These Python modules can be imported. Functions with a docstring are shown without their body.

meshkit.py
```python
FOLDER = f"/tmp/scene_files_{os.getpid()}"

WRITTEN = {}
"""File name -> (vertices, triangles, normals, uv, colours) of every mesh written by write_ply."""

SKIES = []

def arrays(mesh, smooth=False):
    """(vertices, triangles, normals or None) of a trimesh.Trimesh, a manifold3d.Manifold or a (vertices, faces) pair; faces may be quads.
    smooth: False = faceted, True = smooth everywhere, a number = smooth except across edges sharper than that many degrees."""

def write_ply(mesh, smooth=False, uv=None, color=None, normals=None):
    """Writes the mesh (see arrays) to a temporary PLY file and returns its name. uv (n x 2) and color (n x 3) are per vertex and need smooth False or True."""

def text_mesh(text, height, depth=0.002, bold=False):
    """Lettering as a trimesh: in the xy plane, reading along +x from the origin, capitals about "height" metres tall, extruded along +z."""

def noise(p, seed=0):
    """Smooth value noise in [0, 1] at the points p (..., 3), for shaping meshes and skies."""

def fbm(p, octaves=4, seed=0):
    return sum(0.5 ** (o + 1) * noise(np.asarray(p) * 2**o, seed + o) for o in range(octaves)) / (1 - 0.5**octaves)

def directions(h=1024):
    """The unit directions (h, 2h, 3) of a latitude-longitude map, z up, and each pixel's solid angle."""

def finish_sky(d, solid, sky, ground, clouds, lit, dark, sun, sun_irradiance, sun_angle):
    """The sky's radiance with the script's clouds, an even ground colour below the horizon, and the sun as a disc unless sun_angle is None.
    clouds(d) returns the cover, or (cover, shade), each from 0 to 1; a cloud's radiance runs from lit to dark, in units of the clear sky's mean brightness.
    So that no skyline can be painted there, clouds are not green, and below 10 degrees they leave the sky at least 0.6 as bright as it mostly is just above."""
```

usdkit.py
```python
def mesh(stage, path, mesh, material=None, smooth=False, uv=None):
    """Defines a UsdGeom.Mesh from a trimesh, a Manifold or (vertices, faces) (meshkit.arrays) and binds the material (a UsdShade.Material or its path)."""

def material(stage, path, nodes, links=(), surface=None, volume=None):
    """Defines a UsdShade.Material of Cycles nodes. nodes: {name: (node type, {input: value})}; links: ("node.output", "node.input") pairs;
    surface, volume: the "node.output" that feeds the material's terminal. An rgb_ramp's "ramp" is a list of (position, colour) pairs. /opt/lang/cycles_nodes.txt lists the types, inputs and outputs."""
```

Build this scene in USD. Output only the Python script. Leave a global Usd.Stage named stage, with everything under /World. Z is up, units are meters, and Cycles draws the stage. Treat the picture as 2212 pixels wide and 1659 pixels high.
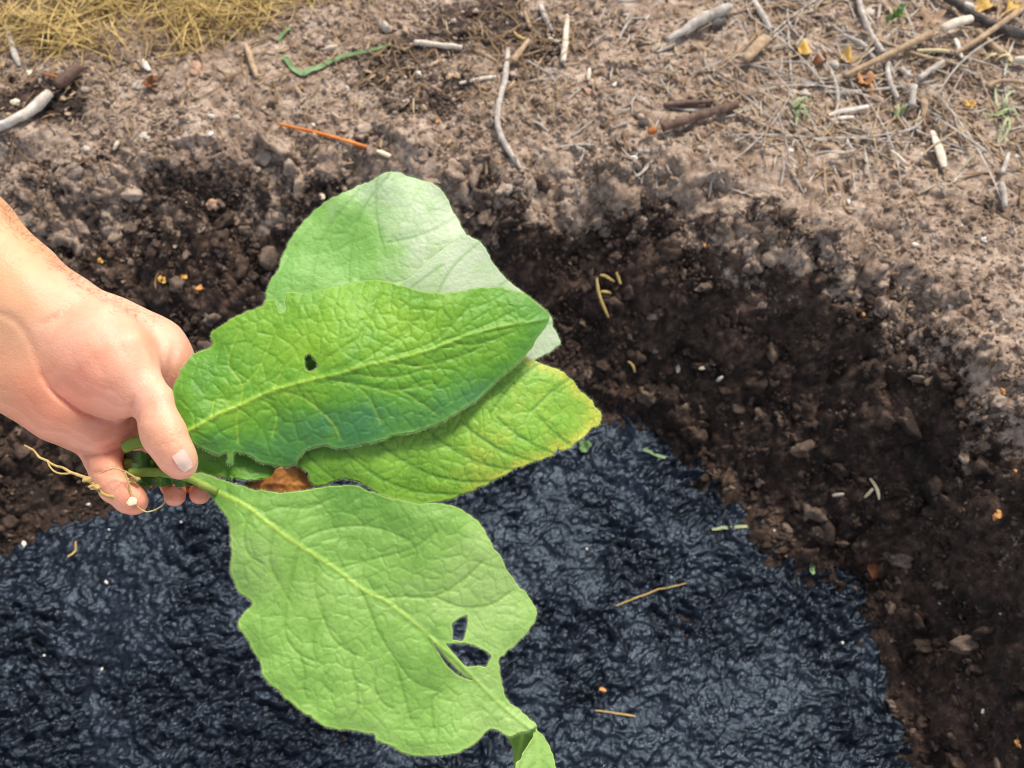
import math, random
import numpy as np
import trimesh, shapely
from shapely.geometry import Polygon, LineString
from scipy.spatial import cKDTree, Delaunay
from scipy.sparse import csr_matrix
from scipy.ndimage import map_coordinates, gaussian_filter1d, gaussian_filter
from pxr import Usd, UsdGeom, UsdLux, UsdShade, Sdf, Gf, Vt
import usdkit, meshkit

stage = Usd.Stage.CreateInMemory()
UsdGeom.SetStageUpAxis(stage, UsdGeom.Tokens.z)
UsdGeom.Xform.Define(stage, '/World')
UsdGeom.Scope.Define(stage, '/World/Looks')
rng = np.random.default_rng(7)
random.seed(7)

# ------------------------------------------------------------------ camera
CAM = np.array([0.0, 0.0, 0.62])
PITCH = math.radians(62)                       # below the horizon
F_ = np.array([0, math.cos(PITCH), -math.sin(PITCH)])
R_ = np.array([1.0, 0, 0])
U_ = np.cross(R_, F_)
HALF = math.radians(31)
FP = 1106 / math.tan(HALF)                     # focal length in units of the 2212-wide view
cam = UsdGeom.Camera.Define(stage, '/World/camera')
cam.CreateHorizontalApertureAttr(36.0)
cam.CreateVerticalApertureAttr(27.0)
cam.CreateFocalLengthAttr(18.0 / math.tan(HALF))
cam.CreateFStopAttr(13.0)
cam.CreateFocusDistanceAttr(0.41)
cam.CreateClippingRangeAttr(Gf.Vec2f(0.02, 500))
EXPOSURE = 1.5
cam.CreateExposureAttr(EXPOSURE)
cam.AddTransformOp().Set(Gf.Matrix4d(*R_, 0, *U_, 0, *(-F_), 0, *CAM, 1))

# ------------------------------------------------------------------ sky and sun
SUN = np.array([0.35, 0.55, 0.0])
SUN /= np.linalg.norm(SUN)
ELEV = math.radians(58)
SUN = np.array([SUN[0] * math.cos(ELEV), SUN[1] * math.cos(ELEV), math.sin(ELEV)])
SKY_STRENGTH, SUN_INTENSITY, SUN_ANGLE = 0.085, 0.50, 13.0
sky = UsdLux.DomeLight.Define(stage, '/World/sky')
m = usdkit.material(stage, '/World/Looks/sky', {
    'tex': ('sky_texture', {'sky_type': 'single_scattering', 'sun_disc': False, 'sun_elevation': ELEV,
                            'sun_rotation': math.atan2(SUN[0], SUN[1]), 'air_density': 1.0, 'aerosol_density': 2.0}),
    'veil': ('hsv', {'saturation': 0.5}),
    'bg': ('background_shader', {'strength': SKY_STRENGTH})}, [('tex.color', 'veil.color'), ('veil.color', 'bg.color')], surface='bg.background')
UsdShade.MaterialBindingAPI.Apply(sky.GetPrim()).Bind(m)
sun = UsdLux.DistantLight.Define(stage, '/World/sun')
sun.CreateIntensityAttr(SUN_INTENSITY)
sun.CreateAngleAttr(SUN_ANGLE)
sun.CreateNormalizeAttr(True)
sun.CreateColorAttr(Gf.Vec3f(1.0, 0.90, 0.76))
zr = SUN
xr = np.cross([0, 0, 1.0], zr); xr /= np.linalg.norm(xr)
yr = np.cross(zr, xr)
sun.AddTransformOp().Set(Gf.Matrix4d(*xr, 0, *yr, 0, *zr, 0, 0, 0, 3, 1))


# ------------------------------------------------------------------ helpers
def at(px, py, d):
    """Point at camera-axis distance d seen at (px, py)."""
    px, py, d = np.broadcast_arrays(np.asarray(px, float), np.asarray(py, float), np.asarray(d, float))
    v = ((px - 1106) / FP)[..., None] * R_ - ((py - 829.5) / FP)[..., None] * U_ + F_
    return CAM + v * d[..., None]


used = {}


def free_path(parent, name):
    k = (parent, name)
    n = used.get(k, 0)
    used[k] = n + 1
    return f'{parent}/{name}' if n == 0 else f'{parent}/{name}_{n:03d}'


def data(prim, label=None, cat=None, group=None, kind=None):
    for k, v in (('label', label), ('category', cat), ('group', group), ('kind', kind)):
        if v:
            prim.SetCustomDataByKey(k, v)
    return prim


def thing(name, base, label, cat, group=None):
    x = UsdGeom.Xform.Define(stage, free_path('/World', name))
    x.AddTranslateOp().Set(Gf.Vec3d(*map(float, base)))
    x.GetPrim().SetCustomDataByKey('category', cat)
    data(x.GetPrim(), label, cat, group)
    return (str(x.GetPath()), np.asarray(base, float))


def part(owner, name, mesh, mat, smooth=True, label=None, kind=None, attrs=None):
    """A mesh prim (world coordinates given) under a thing (path, base), or at top level when owner is None."""
    v, f = (mesh.vertices, mesh.faces) if hasattr(mesh, 'vertices') else mesh
    v = np.asarray(v, float)
    path = free_path(owner[0], name)
    g = usdkit.mesh(stage, path, (v - owner[1], f), mat, smooth=smooth)
    for k, a in (attrs or {}).items():
        UsdGeom.PrimvarsAPI(g).CreatePrimvar(k, Sdf.ValueTypeNames.FloatArray, 'vertex').Set(Vt.FloatArray.FromNumpy(np.asarray(a, np.float32)))
    data(g.GetPrim(), label, kind=kind)
    return (path, owner[1])


def single(name, mesh, mat, label, cat, group=None, smooth=True, kind=None):
    v, f = (mesh.vertices, mesh.faces) if hasattr(mesh, 'vertices') else mesh
    v = np.asarray(v, float)
    b = np.array([*v[:, :2].mean(0), v[:, 2].min()])
    path = free_path('/World', name)
    g = usdkit.mesh(stage, path, (v - b, f), mat, smooth=smooth)
    g.AddTranslateOp().Set(Gf.Vec3d(*map(float, b)))
    data(g.GetPrim(), label, cat, group, kind)
    return (path, b)


def spline(p, step):
    """Catmull-Rom through the points p (n x k), resampled about every step (by the first two columns)."""
    p = np.asarray(p, float)
    q = np.vstack([2 * p[0] - p[1], p, 2 * p[-1] - p[-2]])
    out = []
    for i in range(1, len(q) - 2):
        n = max(2, int(np.linalg.norm(q[i + 1, :2] - q[i, :2]) / step))
        t = np.linspace(0, 1, n, endpoint=False)[:, None]
        a, b, c, d = q[i - 1], q[i], q[i + 1], q[i + 2]
        out.append(0.5 * (2 * b + (c - a) * t + (2 * a - 5 * b + 4 * c - d) * t ** 2 + (3 * b - a - 3 * c + d) * t ** 3))
    return np.vstack(out + [p[-1:]])


def tube(path, radius, sides=8, rough=0.0, seed=0, flat=1.0):
    p = np.asarray(path, float)
    n = len(p)
    r = np.broadcast_to(np.asarray(radius, float), (n,)).copy()
    t = np.gradient(p, axis=0)
    t /= np.maximum(np.linalg.norm(t, axis=1, keepdims=True), 1e-12)
    up = np.array([0, 0, 1.0])
    s = np.cross(t, up)
    s /= np.maximum(np.linalg.norm(s, axis=1, keepdims=True), 1e-9)
    w = np.cross(s, t)
    th = np.linspace(0, 2 * np.pi, sides, endpoint=False)
    ring = r[:, None, None] * (np.cos(th)[None, :, None] * s[:, None] + flat * np.sin(th)[None, :, None] * w[:, None])
    if rough:
        nz = meshkit.noise((p[:, None] + ring) / (np.mean(r) * 1.6), seed) - 0.5
        ring *= (1 + rough * 2 * nz)[..., None]
    v = (p[:, None] + ring).reshape(-1, 3)
    i, j = np.meshgrid(np.arange(n - 1), np.arange(sides), indexing='ij')
    a, b = i * sides + j, i * sides + (j + 1) % sides
    f = np.concatenate([np.stack([a, b, b + sides], -1).reshape(-1, 3), np.stack([a, b + sides, a + sides], -1).reshape(-1, 3)])
    v = np.vstack([v, p[:1], p[-1:]])
    k = np.arange(sides)
    f = np.vstack([f, np.stack([(k + 1) % sides, k, np.full(sides, n * sides)], 1),
                   np.stack([(n - 1) * sides + k, (n - 1) * sides + (k + 1) % sides, np.full(sides, n * sides + 1)], 1)])
    return v, f


def join(parts):
    vs, fs, n = [], [], 0
    for v, f in parts:
        vs.append(v); fs.append(np.asarray(f) + n); n += len(v)
    return np.vstack(vs), np.vstack(fs)


def blob(size, seed, squash=(1, 1, 0.7), sub=2, rough=0.35):
    s = trimesh.creation.icosphere(sub, 1.0)
    v = np.array(s.vertices)
    k = 1 + rough * 2 * (meshkit.noise(v * 1.3 + seed * 3.7, seed) - 0.5) + rough * 0.7 * (meshkit.noise(v * 3 + seed, seed + 5) - 0.5)
    v = v * k[:, None] * np.asarray(squash) * size
    return v, np.array(s.faces)


def rotz(v, a):
    c, s = math.cos(a), math.sin(a)
    return v @ np.array([[c, s, 0], [-s, c, 0], [0, 0, 1]])


# ------------------------------------------------------------------ materials
def look(name, ramp, scale=60, rough=0.8, bump=0.3, spec=0.3, bump_scale=400, dist=0.001, stretch=(1, 1, 1), sheen=0.0, translucent=0.0, hue=0.0):
    """A two-to-four colour noise material in object space."""
    nodes = {'tc': ('texture_coordinate', {}), 'map': ('mapping', {'scale': stretch}),
             'n': ('noise_texture', {'scale': scale, 'detail': 6.0, 'roughness': 0.65}),
             'r': ('rgb_ramp', {'ramp': ramp}),
             'nb': ('noise_texture', {'scale': bump_scale, 'detail': 5.0, 'roughness': 0.6}),
             'b': ('bump', {'strength': bump, 'distance': dist}),
             'p': ('principled_bsdf', {'roughness': rough, 'specular_ior_level': spec, 'sheen_weight': sheen})}
    links = [('tc.object', 'map.vector'), ('map.vector', 'n.vector'), ('map.vector', 'nb.vector'), ('n.fac', 'r.fac'), ('r.color', 'p.base_color'),
             ('nb.fac', 'b.height'), ('b.normal', 'p.normal')]
    surface = 'p.BSDF'
    if translucent:
        nodes['t'] = ('translucent_bsdf', {})
        nodes['mx'] = ('mix_closure', {'fac': translucent})
        links += [('r.color', 't.color'), ('p.BSDF', 'mx.closure1'), ('t.BSDF', 'mx.closure2')]
        surface = 'mx.closure'
    return usdkit.material(stage, f'/World/Looks/{name}', nodes, links, surface=surface)


DRY = [(0.25, (.05, .033, .022)), (0.38, (.15, .105, .075)), (0.50, (.29, .213, .16)), (0.68, (.50, .405, .325))]
WET = [(0.25, (.0035, .0021, .0015)), (0.40, (.011, .0064, .0044)), (0.53, (.036, .020, .0135)), (0.68, (.105, .065, .045))]


def soil(name, wet=None):
    """Crumbly earth. wet: a number, or None to read the ground's own moisture."""
    nodes = {'g': ('geometry', {}),
             'n1': ('noise_texture', {'scale': 95.0, 'detail': 9.0, 'roughness': 0.78}),
             'n2': ('noise_texture', {'scale': 17.0, 'detail': 4.0, 'roughness': 0.6}),
             'ad': ('math', {'math_type': 'multiply_add', 'value2': 0.45}),
             'sub': ('math', {'math_type': 'subtract', 'value2': 0.225}),
             'dry': ('rgb_ramp', {'ramp': DRY}), 'wet': ('rgb_ramp', {'ramp': WET}),
             'mx': ('mix_color', {'fac': 0.0 if wet is None else wet}),
             'v': ('voronoi_texture', {'scale': 230.0, 'feature': 'f1'}),
             'sc': ('separate_color', {}),
             'speck': ('map_range', {'from_min': 0.90, 'from_max': 0.93, 'clamp': True}),
             'near': ('map_range', {'from_min': 0.42, 'from_max': 0.30, 'clamp': True}),
             'both': ('math', {'math_type': 'multiply'}),
             'half': ('math', {'math_type': 'multiply'}), 'inv': ('math', {'math_type': 'multiply_add', 'value1': 0.0 if wet is None else wet, 'value2': -0.66, 'value3': 0.75}),
             'tint': ('rgb_ramp', {'ramp': [(0, (.34, .29, .24)), (0.45, (.42, .36, .30)), (0.75, (.30, .17, .07)), (1, (.5, .46, .42))]}),
             'mx2': ('mix_color', {}),
             'nb': ('noise_texture', {'scale': 420.0, 'detail': 6.0, 'roughness': 0.7}),
             'b': ('bump', {'strength': 0.9, 'distance': 0.0025}),
             'ro': ('map_range', {'from_min': 0.0, 'from_max': 1.0, 'to_min': 0.95, 'to_max': 0.62, 'value': 0.0 if wet is None else wet}),
             'p': ('principled_bsdf', {'specular_ior_level': 0.25})}
    links = [('g.position', 'n1.vector'), ('g.position', 'n2.vector'), ('g.position', 'v.vector'), ('g.position', 'nb.vector'),
             ('n2.fac', 'ad.value1'), ('n1.fac', 'ad.value3'), ('ad.value', 'sub.value1'), ('sub.value', 'dry.fac'), ('sub.value', 'wet.fac'),
             ('dry.color', 'mx.a'), ('wet.color', 'mx.b'), ('v.color', 'sc.color'), ('sc.r', 'speck.value'), ('v.distance', 'near.value'),
             ('speck.result', 'both.value1'), ('near.result', 'both.value2'), ('both.value', 'half.value1'), ('inv.value', 'half.value2'), ('half.value', 'mx2.fac'), ('sc.g', 'tint.fac'),
             ('mx.result', 'mx2.a'), ('tint.color', 'mx2.b'), ('mx2.result', 'p.base_color'), ('nb.fac', 'b.height'), ('b.normal', 'p.normal'),
             ('ro.result', 'p.roughness')]
    if wet is None:
        nodes['n3'] = ('noise_texture', {'scale': 210.0, 'detail': 5.0, 'roughness': 0.75})
        nodes['gr'] = ('math', {'math_type': 'multiply_add', 'value2': 2.6, 'value3': -1.3})
        nodes['gs'] = ('math', {'math_type': 'add'})
        nodes['gc'] = ('map_range', {'range_type': 'smoothstep', 'from_min': 0.18, 'from_max': 0.82, 'clamp': True})
        nodes['at'] = ('attribute', {'attribute': 'wet'})
        links += [('g.position', 'n3.vector'), ('n3.fac', 'gr.value1'), ('at.fac', 'gs.value1'), ('gr.value', 'gs.value2'), ('gs.value', 'gc.value'), ('gc.result', 'mx.fac'), ('at.fac', 'ro.value'), ('at.fac', 'inv.value1')]
    return usdkit.material(stage, f'/World/Looks/{name}', nodes, links, surface='p.BSDF')


SOIL = soil('soil')
SOIL_DRY, SOIL_MOIST, SOIL_WET = soil('crumb_dry', 0.08), soil('crumb_moist', 0.6), soil('crumb_wet', 0.95)

MUD = usdkit.material(stage, '/World/Looks/mud', {
    'g': ('geometry', {}),
    'n': ('noise_texture', {'scale': 120.0, 'detail': 8.0, 'roughness': 0.7}),
    'r': ('rgb_ramp', {'ramp': [(0.3, (.0025, .003, .0045)), (0.5, (.005, .0065, .010)), (0.60, (.012, .0145, .022)), (0.72, (.04, .045, .062))]}),  # blue of the reflected sky is put into this ramp and the specular tint
    'n2': ('noise_texture', {'scale': 260.0, 'detail': 5.0, 'roughness': 0.55}),
    'b': ('bump', {'strength': 1.0, 'distance': 0.0016}),
    'n3': ('noise_texture', {'scale': 55.0, 'detail': 5.0, 'roughness': 0.6}),
    'ro': ('map_range', {'from_min': 0.35, 'from_max': 0.65, 'to_min': 0.10, 'to_max': 0.42}),
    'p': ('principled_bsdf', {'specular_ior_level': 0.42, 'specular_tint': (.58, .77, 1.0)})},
    [('g.position', 'n.vector'), ('g.position', 'n2.vector'), ('g.position', 'n3.vector'), ('n.fac', 'r.fac'), ('r.color', 'p.base_color'),
     ('n2.fac', 'b.height'), ('b.normal', 'p.normal'), ('n3.fac', 'ro.value'), ('ro.result', 'p.roughness')], surface='p.BSDF')


def leaf_look(name, deep, mid, pale, vein, trans=0.15, rough=0.5, sheen=0.25, bump=0.35, net=(.05, .15, .01), netf=.45):
    """Hairy broad leaf: tone attribute runs deep > mid > pale, the vein attribute lightens the veins."""
    nodes = {'tone': ('attribute', {'attribute': 'tone'}), 'vein': ('attribute', {'attribute': 'vein'}),
             'g': ('geometry', {}),
             'n': ('noise_texture', {'scale': 130.0, 'detail': 6.0, 'roughness': 0.6}),
             'ns': ('math', {'math_type': 'multiply_add', 'value2': 0.32, 'value3': -0.16}),
             'add': ('math', {'math_type': 'add'}),
             'r': ('rgb_ramp', {'ramp': [(0.0, deep), (0.5, mid), (1.0, pale)]}),
             'vf': ('math', {'math_type': 'multiply', 'value2': 0.85}),
             'mx': ('mix_color', {'b': vein}), 'net': ('attribute', {'attribute': 'net'}), 'nf': ('math', {'math_type': 'multiply', 'value2': netf}), 'mn': ('mix_color', {'b': net}),
             'nb': ('noise_texture', {'scale': 900.0, 'detail': 4.0, 'roughness': 0.6}),
             'nb2': ('voronoi_texture', {'scale': 480.0, 'feature': 'f1'}),
             'hs': ('math', {'math_type': 'multiply_add', 'value2': -0.7}),
             'b': ('bump', {'strength': bump, 'distance': 0.0006}),
             'p': ('principled_bsdf', {'roughness': rough, 'specular_ior_level': 0.35, 'sheen_weight': sheen, 'sheen_roughness': 0.4, 'sheen_tint': (.85, .95, .8)}),
             't': ('translucent_bsdf', {}), 'mc': ('mix_closure', {'fac': trans})}
    links = [('g.position', 'n.vector'), ('g.position', 'nb.vector'), ('g.position', 'nb2.vector'), ('n.fac', 'ns.value1'), ('ns.value', 'add.value1'), ('tone.fac', 'add.value2'),
             ('add.value', 'r.fac'), ('net.fac', 'nf.value1'), ('nf.value', 'mn.fac'), ('r.color', 'mn.a'), ('mn.result', 'mx.a'), ('vein.fac', 'vf.value1'), ('vf.value', 'mx.fac'), ('mx.result', 'p.base_color'),
             ('mx.result', 't.color'), ('nb2.distance', 'hs.value1'), ('nb.fac', 'hs.value3'), ('hs.value', 'b.height'), ('b.normal', 'p.normal'),
             ('p.BSDF', 'mc.closure1'), ('t.BSDF', 'mc.closure2')]
    return usdkit.material(stage, f'/World/Looks/{name}', nodes, links, surface='mc.closure')


LEAF_FRONT = leaf_look('leaf_front', (.028, .13, .052), (.092, .25, .018), (.20, .37, .024), (.30, .46, .05), net=(.05, .17, .015), netf=.5)
LEAF_SIDE = leaf_look('leaf_side', (.06, .19, .008), (.18, .35, .035), (.42, .43, .055), (.24, .40, .05), net=(.07, .19, .015), netf=.8)
LEAF_LOW = leaf_look('leaf_low', (.075, .20, .025), (.172, .325, .062), (.27, .405, .13), (.34, .48, .07), net=(.085, .20, .022), netf=.5)
LEAF_BACK = leaf_look('leaf_back', (.085, .26, .03), (.18, .37, .08), (.40, .48, .33), (.22, .40, .08), sheen=0.5, bump=0.35, net=(.10, .25, .04), netf=.5)
LEAF_DARK = leaf_look('leaf_dark', (.018, .07, .014), (.05, .15, .02), (.11, .24, .04), (.10, .2, .04))

SKIN = usdkit.material(stage, '/World/Looks/skin', {
    'g': ('geometry', {}), 'bl': ('attribute', {'attribute': 'blush_shade'}),
    'n': ('noise_texture', {'scale': 55.0, 'detail': 5.0, 'roughness': 0.6}),
    'r': ('rgb_ramp', {'ramp': [(0.3, (.52, .285, .19)), (0.5, (.58, .335, .23)), (0.7, (.62, .385, .275))]}),
    'tn': ('attribute', {'attribute': 'tan'}), 'mt': ('mix_color', {'b': (.50, .29, .135)}), 'mx': ('mix_color', {'b': (.60, .175, .10)}), 'nw': ('noise_texture', {'scale': 260.0, 'detail': 6.0, 'roughness': 0.7, 'distortion': 1.2}), 'aw': ('math', {'math_type': 'multiply_add', 'value2': 2.2}),
    'v': ('voronoi_texture', {'scale': 1100.0, 'feature': 'distance_to_edge'}),
    'n2': ('noise_texture', {'scale': 700.0, 'detail': 4.0}),
    'ad': ('math', {'math_type': 'add'}),
    'b': ('bump', {'strength': 0.28, 'distance': 0.0008}),
    'p': ('principled_bsdf', {'roughness': 0.43, 'specular_ior_level': 0.45, 'subsurface_weight': 0.35, 'subsurface_scale': 0.004, 'subsurface_radius': (1.0, .35, .2)})},
    [('g.position', 'n.vector'), ('g.position', 'v.vector'), ('g.position', 'n2.vector'), ('n.fac', 'r.fac'), ('r.color', 'mt.a'), ('tn.fac', 'mt.fac'), ('mt.result', 'mx.a'), ('bl.fac', 'mx.fac'), ('mx.result', 'p.base_color'),
     ('v.distance', 'ad.value1'), ('n2.fac', 'ad.value2'), ('g.position', 'nw.vector'), ('nw.fac', 'aw.value1'), ('ad.value', 'aw.value3'), ('aw.value', 'b.height'), ('b.normal', 'p.normal')], surface='p.BSDF')
NAIL = look('nail', [(0.3, (.56, .39, .32)), (0.7, (.62, .46, .39))], 90, rough=0.3, bump=0.05, spec=0.5)
HAIR = look('hair', [(0.3, (.06, .026, .015)), (0.7, (.12, .055, .03))], 90, rough=0.6, bump=0.0)
ROOT = look('root', [(0.3, (.26, .17, .05)), (0.6, (.42, .31, .12))], 150, rough=0.7, stretch=(1, 1, 1))
STALK = look('stalk', [(0.3, (.10, .16, .02)), (0.7, (.21, .29, .045))], 120, rough=0.6)
WOOD_GREY = look('wood_grey', [(0.3, (.19, .165, .14)), (0.5, (.33, .295, .26)), (0.7, (.48, .445, .40))], 130, rough=0.85, bump=0.6)
WOOD_PALE = look('wood_pale', [(0.3, (.34, .28, .21)), (0.5, (.48, .42, .34)), (0.7, (.60, .55, .47))], 130, rough=0.85, bump=0.5)
WOOD_WHITE = look('wood_white', [(0.3, (.26, .22, .18)), (0.5, (.46, .42, .37)), (0.68, (.62, .58, .53))], 90, rough=0.75, bump=0.5)
WOOD_TAN = look('wood_tan', [(0.3, (.17, .11, .065)), (0.5, (.30, .21, .13)), (0.7, (.42, .32, .21))], 130, rough=0.85, bump=0.6)
WOOD_BROWN = look('wood_brown', [(0.3, (.055, .032, .022)), (0.5, (.10, .06, .045)), (0.7, (.18, .12, .095))], 130, rough=0.8, bump=0.6)
WOOD_DARK = look('wood_dark', [(0.3, (.018, .014, .012)), (0.5, (.05, .042, .038)), (0.7, (.13, .115, .105))], 110, rough=0.8, bump=0.6)
ORANGE = look('orange_stem', [(0.3, (.34, .075, .012)), (0.5, (.50, .15, .022)), (0.7, (.55, .24, .06))], 90, rough=0.5, bump=0.2)
CREAM = look('cream', [(0.3, (.62, .53, .34)), (0.7, (.74, .67, .48))], 90, rough=0.5, bump=0.2)
FUZZ = look('leaf_fuzz', [(0.3, (.42, .52, .30)), (0.7, (.55, .62, .42))], 90, rough=.6, bump=0.0, translucent=.3)
RUST = look('rust_end', [(0.3, (.22, .07, .02)), (0.7, (.38, .14, .045))], 120, rough=0.8)
STRAW = look('straw', [(0.3, (.21, .135, .045)), (0.5, (.38, .265, .09)), (0.7, (.56, .43, .18))], 35, rough=0.75, bump=0.3)
STRAW_PALE = look('straw_pale', [(0.3, (.36, .30, .16)), (0.5, (.52, .45, .26)), (0.7, (.64, .58, .40))], 40, rough=0.75, bump=0.3)
STRAW_DULL = look('straw_dull', [(0.3, (.19, .14, .085)), (0.5, (.31, .25, .165)), (0.7, (.46, .39, .28))], 40, rough=0.8, bump=0.3)
STRAW_BROWN = look('straw_brown', [(0.3, (.09, .052, .026)), (0.5, (.18, .115, .06)), (0.7, (.30, .205, .115))], 40, rough=0.8, bump=0.3)
GRASS = look('grass', [(0.3, (.075, .15, .05)), (0.5, (.13, .23, .09)), (0.7, (.24, .34, .17))], 60, rough=0.55, translucent=0.2)
GRASS_PALE = look('grass_pale', [(0.3, (.17, .22, .10)), (0.5, (.28, .33, .17)), (0.7, (.40, .42, .27))], 60, rough=0.6, translucent=0.2)
SPROUT = look('sprout', [(0.3, (.07, .20, .02)), (0.7, (.16, .34, .05))], 90, rough=0.5, translucent=0.25)
PERLITE = look('perlite', [(0.3, (.40, .37, .33)), (0.5, (.58, .56, .52)), (0.7, (.70, .68, .65))], 250, rough=0.9, bump=0.8)
PEBBLE_TAN = look('pebble_tan', [(0.3, (.22, .165, .125)), (0.5, (.32, .25, .20)), (0.7, (.42, .35, .29))], 120, rough=0.8, bump=0.6)
PEBBLE_GREY = look('pebble_grey', [(0.3, (.12, .09, .07)), (0.5, (.21, .165, .135)), (0.7, (.32, .26, .22))], 120, rough=0.85, bump=0.7)
PEBBLE_PINK = look('pebble_pink', [(0.3, (.26, .15, .10)), (0.7, (.42, .26, .18))], 120, rough=0.8, bump=0.6)
PEBBLE_WHITE = look('pebble_white', [(0.3, (.28, .235, .19)), (0.7, (.48, .43, .37))], 120, rough=0.8, bump=0.6)
CHIP_PALE = look('chip_pale', [(0.3, (.55, .45, .31)), (0.7, (.70, .61, .46))], 120, rough=0.8, bump=0.5)
CHIP_ORANGE = look('chip_orange', [(0.3, (.40, .16, .045)), (0.7, (.60, .32, .11))], 120, rough=0.7, bump=0.5)
AMBER = look('amber', [(0.3, (.50, .20, .025)), (0.5, (.62, .33, .06)), (0.7, (.70, .48, .17))], 160, rough=0.5, bump=0.5)
DRYLEAF_YELLOW = look('dryleaf_yellow', [(0.3, (.48, .27, .05)), (0.5, (.58, .37, .10)), (0.7, (.62, .46, .18))], 70, rough=0.7, translucent=0.2)
DRYLEAF_BROWN = look('dryleaf_brown', [(0.3, (.20, .12, .075)), (0.5, (.30, .20, .135)), (0.7, (.38, .27, .19))], 70, rough=0.8, translucent=0.1)
DRYLEAF_RED = look('dryleaf_red', [(0.3, (.10, .032, .012)), (0.5, (.19, .068, .022)), (0.7, (.26, .11, .04))], 70, rough=0.7, translucent=0.1)
WITHERED = look('withered', [(0.3, (.12, .04, .01)), (0.5, (.30, .12, .025)), (0.7, (.42, .20, .06))], 70, rough=0.6, bump=0.4)
DRYLEAF_ORANGE = look('dryleaf_orange', [(0.3, (.33, .14, .05)), (0.5, (.46, .23, .095)), (0.7, (.55, .33, .17))], 70, rough=0.7, translucent=0.1)

# ------------------------------------------------------------------ ground with the planting hole
DEPTH = 0.20


def on_plane(pts, z):
    p = np.asarray(pts, float)
    v = ((p[:, 0] - 1106) / FP)[:, None] * R_ - ((p[:, 1] - 829.5) / FP)[:, None] * U_ + F_
    return (CAM + v * ((z - CAM[2]) / v[:, 2])[:, None])[:, :2]


rim_px = [(-420, 330), (-150, 335), (150, 345), (420, 330), (700, 325), (950, 365), (1150, 385), (1330, 360), (1480, 380), (1620, 450), (1790, 490), (1930, 560),
          (2060, 660), (2170, 790), (2290, 960), (2400, 1250), (2440, 1560)]
floor_px = [(-420, 1290), (-150, 1215), (40, 1120), (250, 1035), (520, 960), (800, 885), (1000, 855), (1180, 850), (1300, 872), (1420, 905), (1530, 985), (1640, 1075),
            (1740, 1185), (1860, 1240), (1930, 1370), (1975, 1480), (2000, 1660)]
rim_xy = [tuple(p) for p in on_plane(rim_px, 0.0)] + [(0.46, -0.02), (0.36, -0.16), (-0.1, -0.26), (-0.62, -0.2), (-0.78, 0.1), (-0.78, 0.45)]
floor_xy = [tuple(p) for p in on_plane(floor_px, -DEPTH)] + [(0.30, -0.04), (0.2, -0.1), (-0.2, -0.13), (-0.5, -0.05)]
RIM = Polygon(spline(np.array(rim_xy + rim_xy[:1]), 0.02)).buffer(0)
FLOOR = Polygon(spline(np.array(floor_xy + floor_xy[:1]), 0.02)).buffer(0).intersection(RIM.buffer(-0.04))
if FLOOR.geom_type != 'Polygon':
    FLOOR = max(FLOOR.geoms, key=lambda g: g.area)


def seg_dist(P, poly):
    """Distance of points to the polygon's outline and whether they lie inside."""
    c = np.asarray(poly.exterior.coords)
    dense = np.vstack([np.linspace(a, b, max(2, int(np.linalg.norm(b - a) / 0.004)), endpoint=False) for a, b in zip(c[:-1], c[1:])])
    d, _ = cKDTree(dense).query(P, workers=-1)
    return d, shapely.contains_xy(poly, P[:, 0], P[:, 1])


jit = np.random.default_rng(3)


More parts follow.
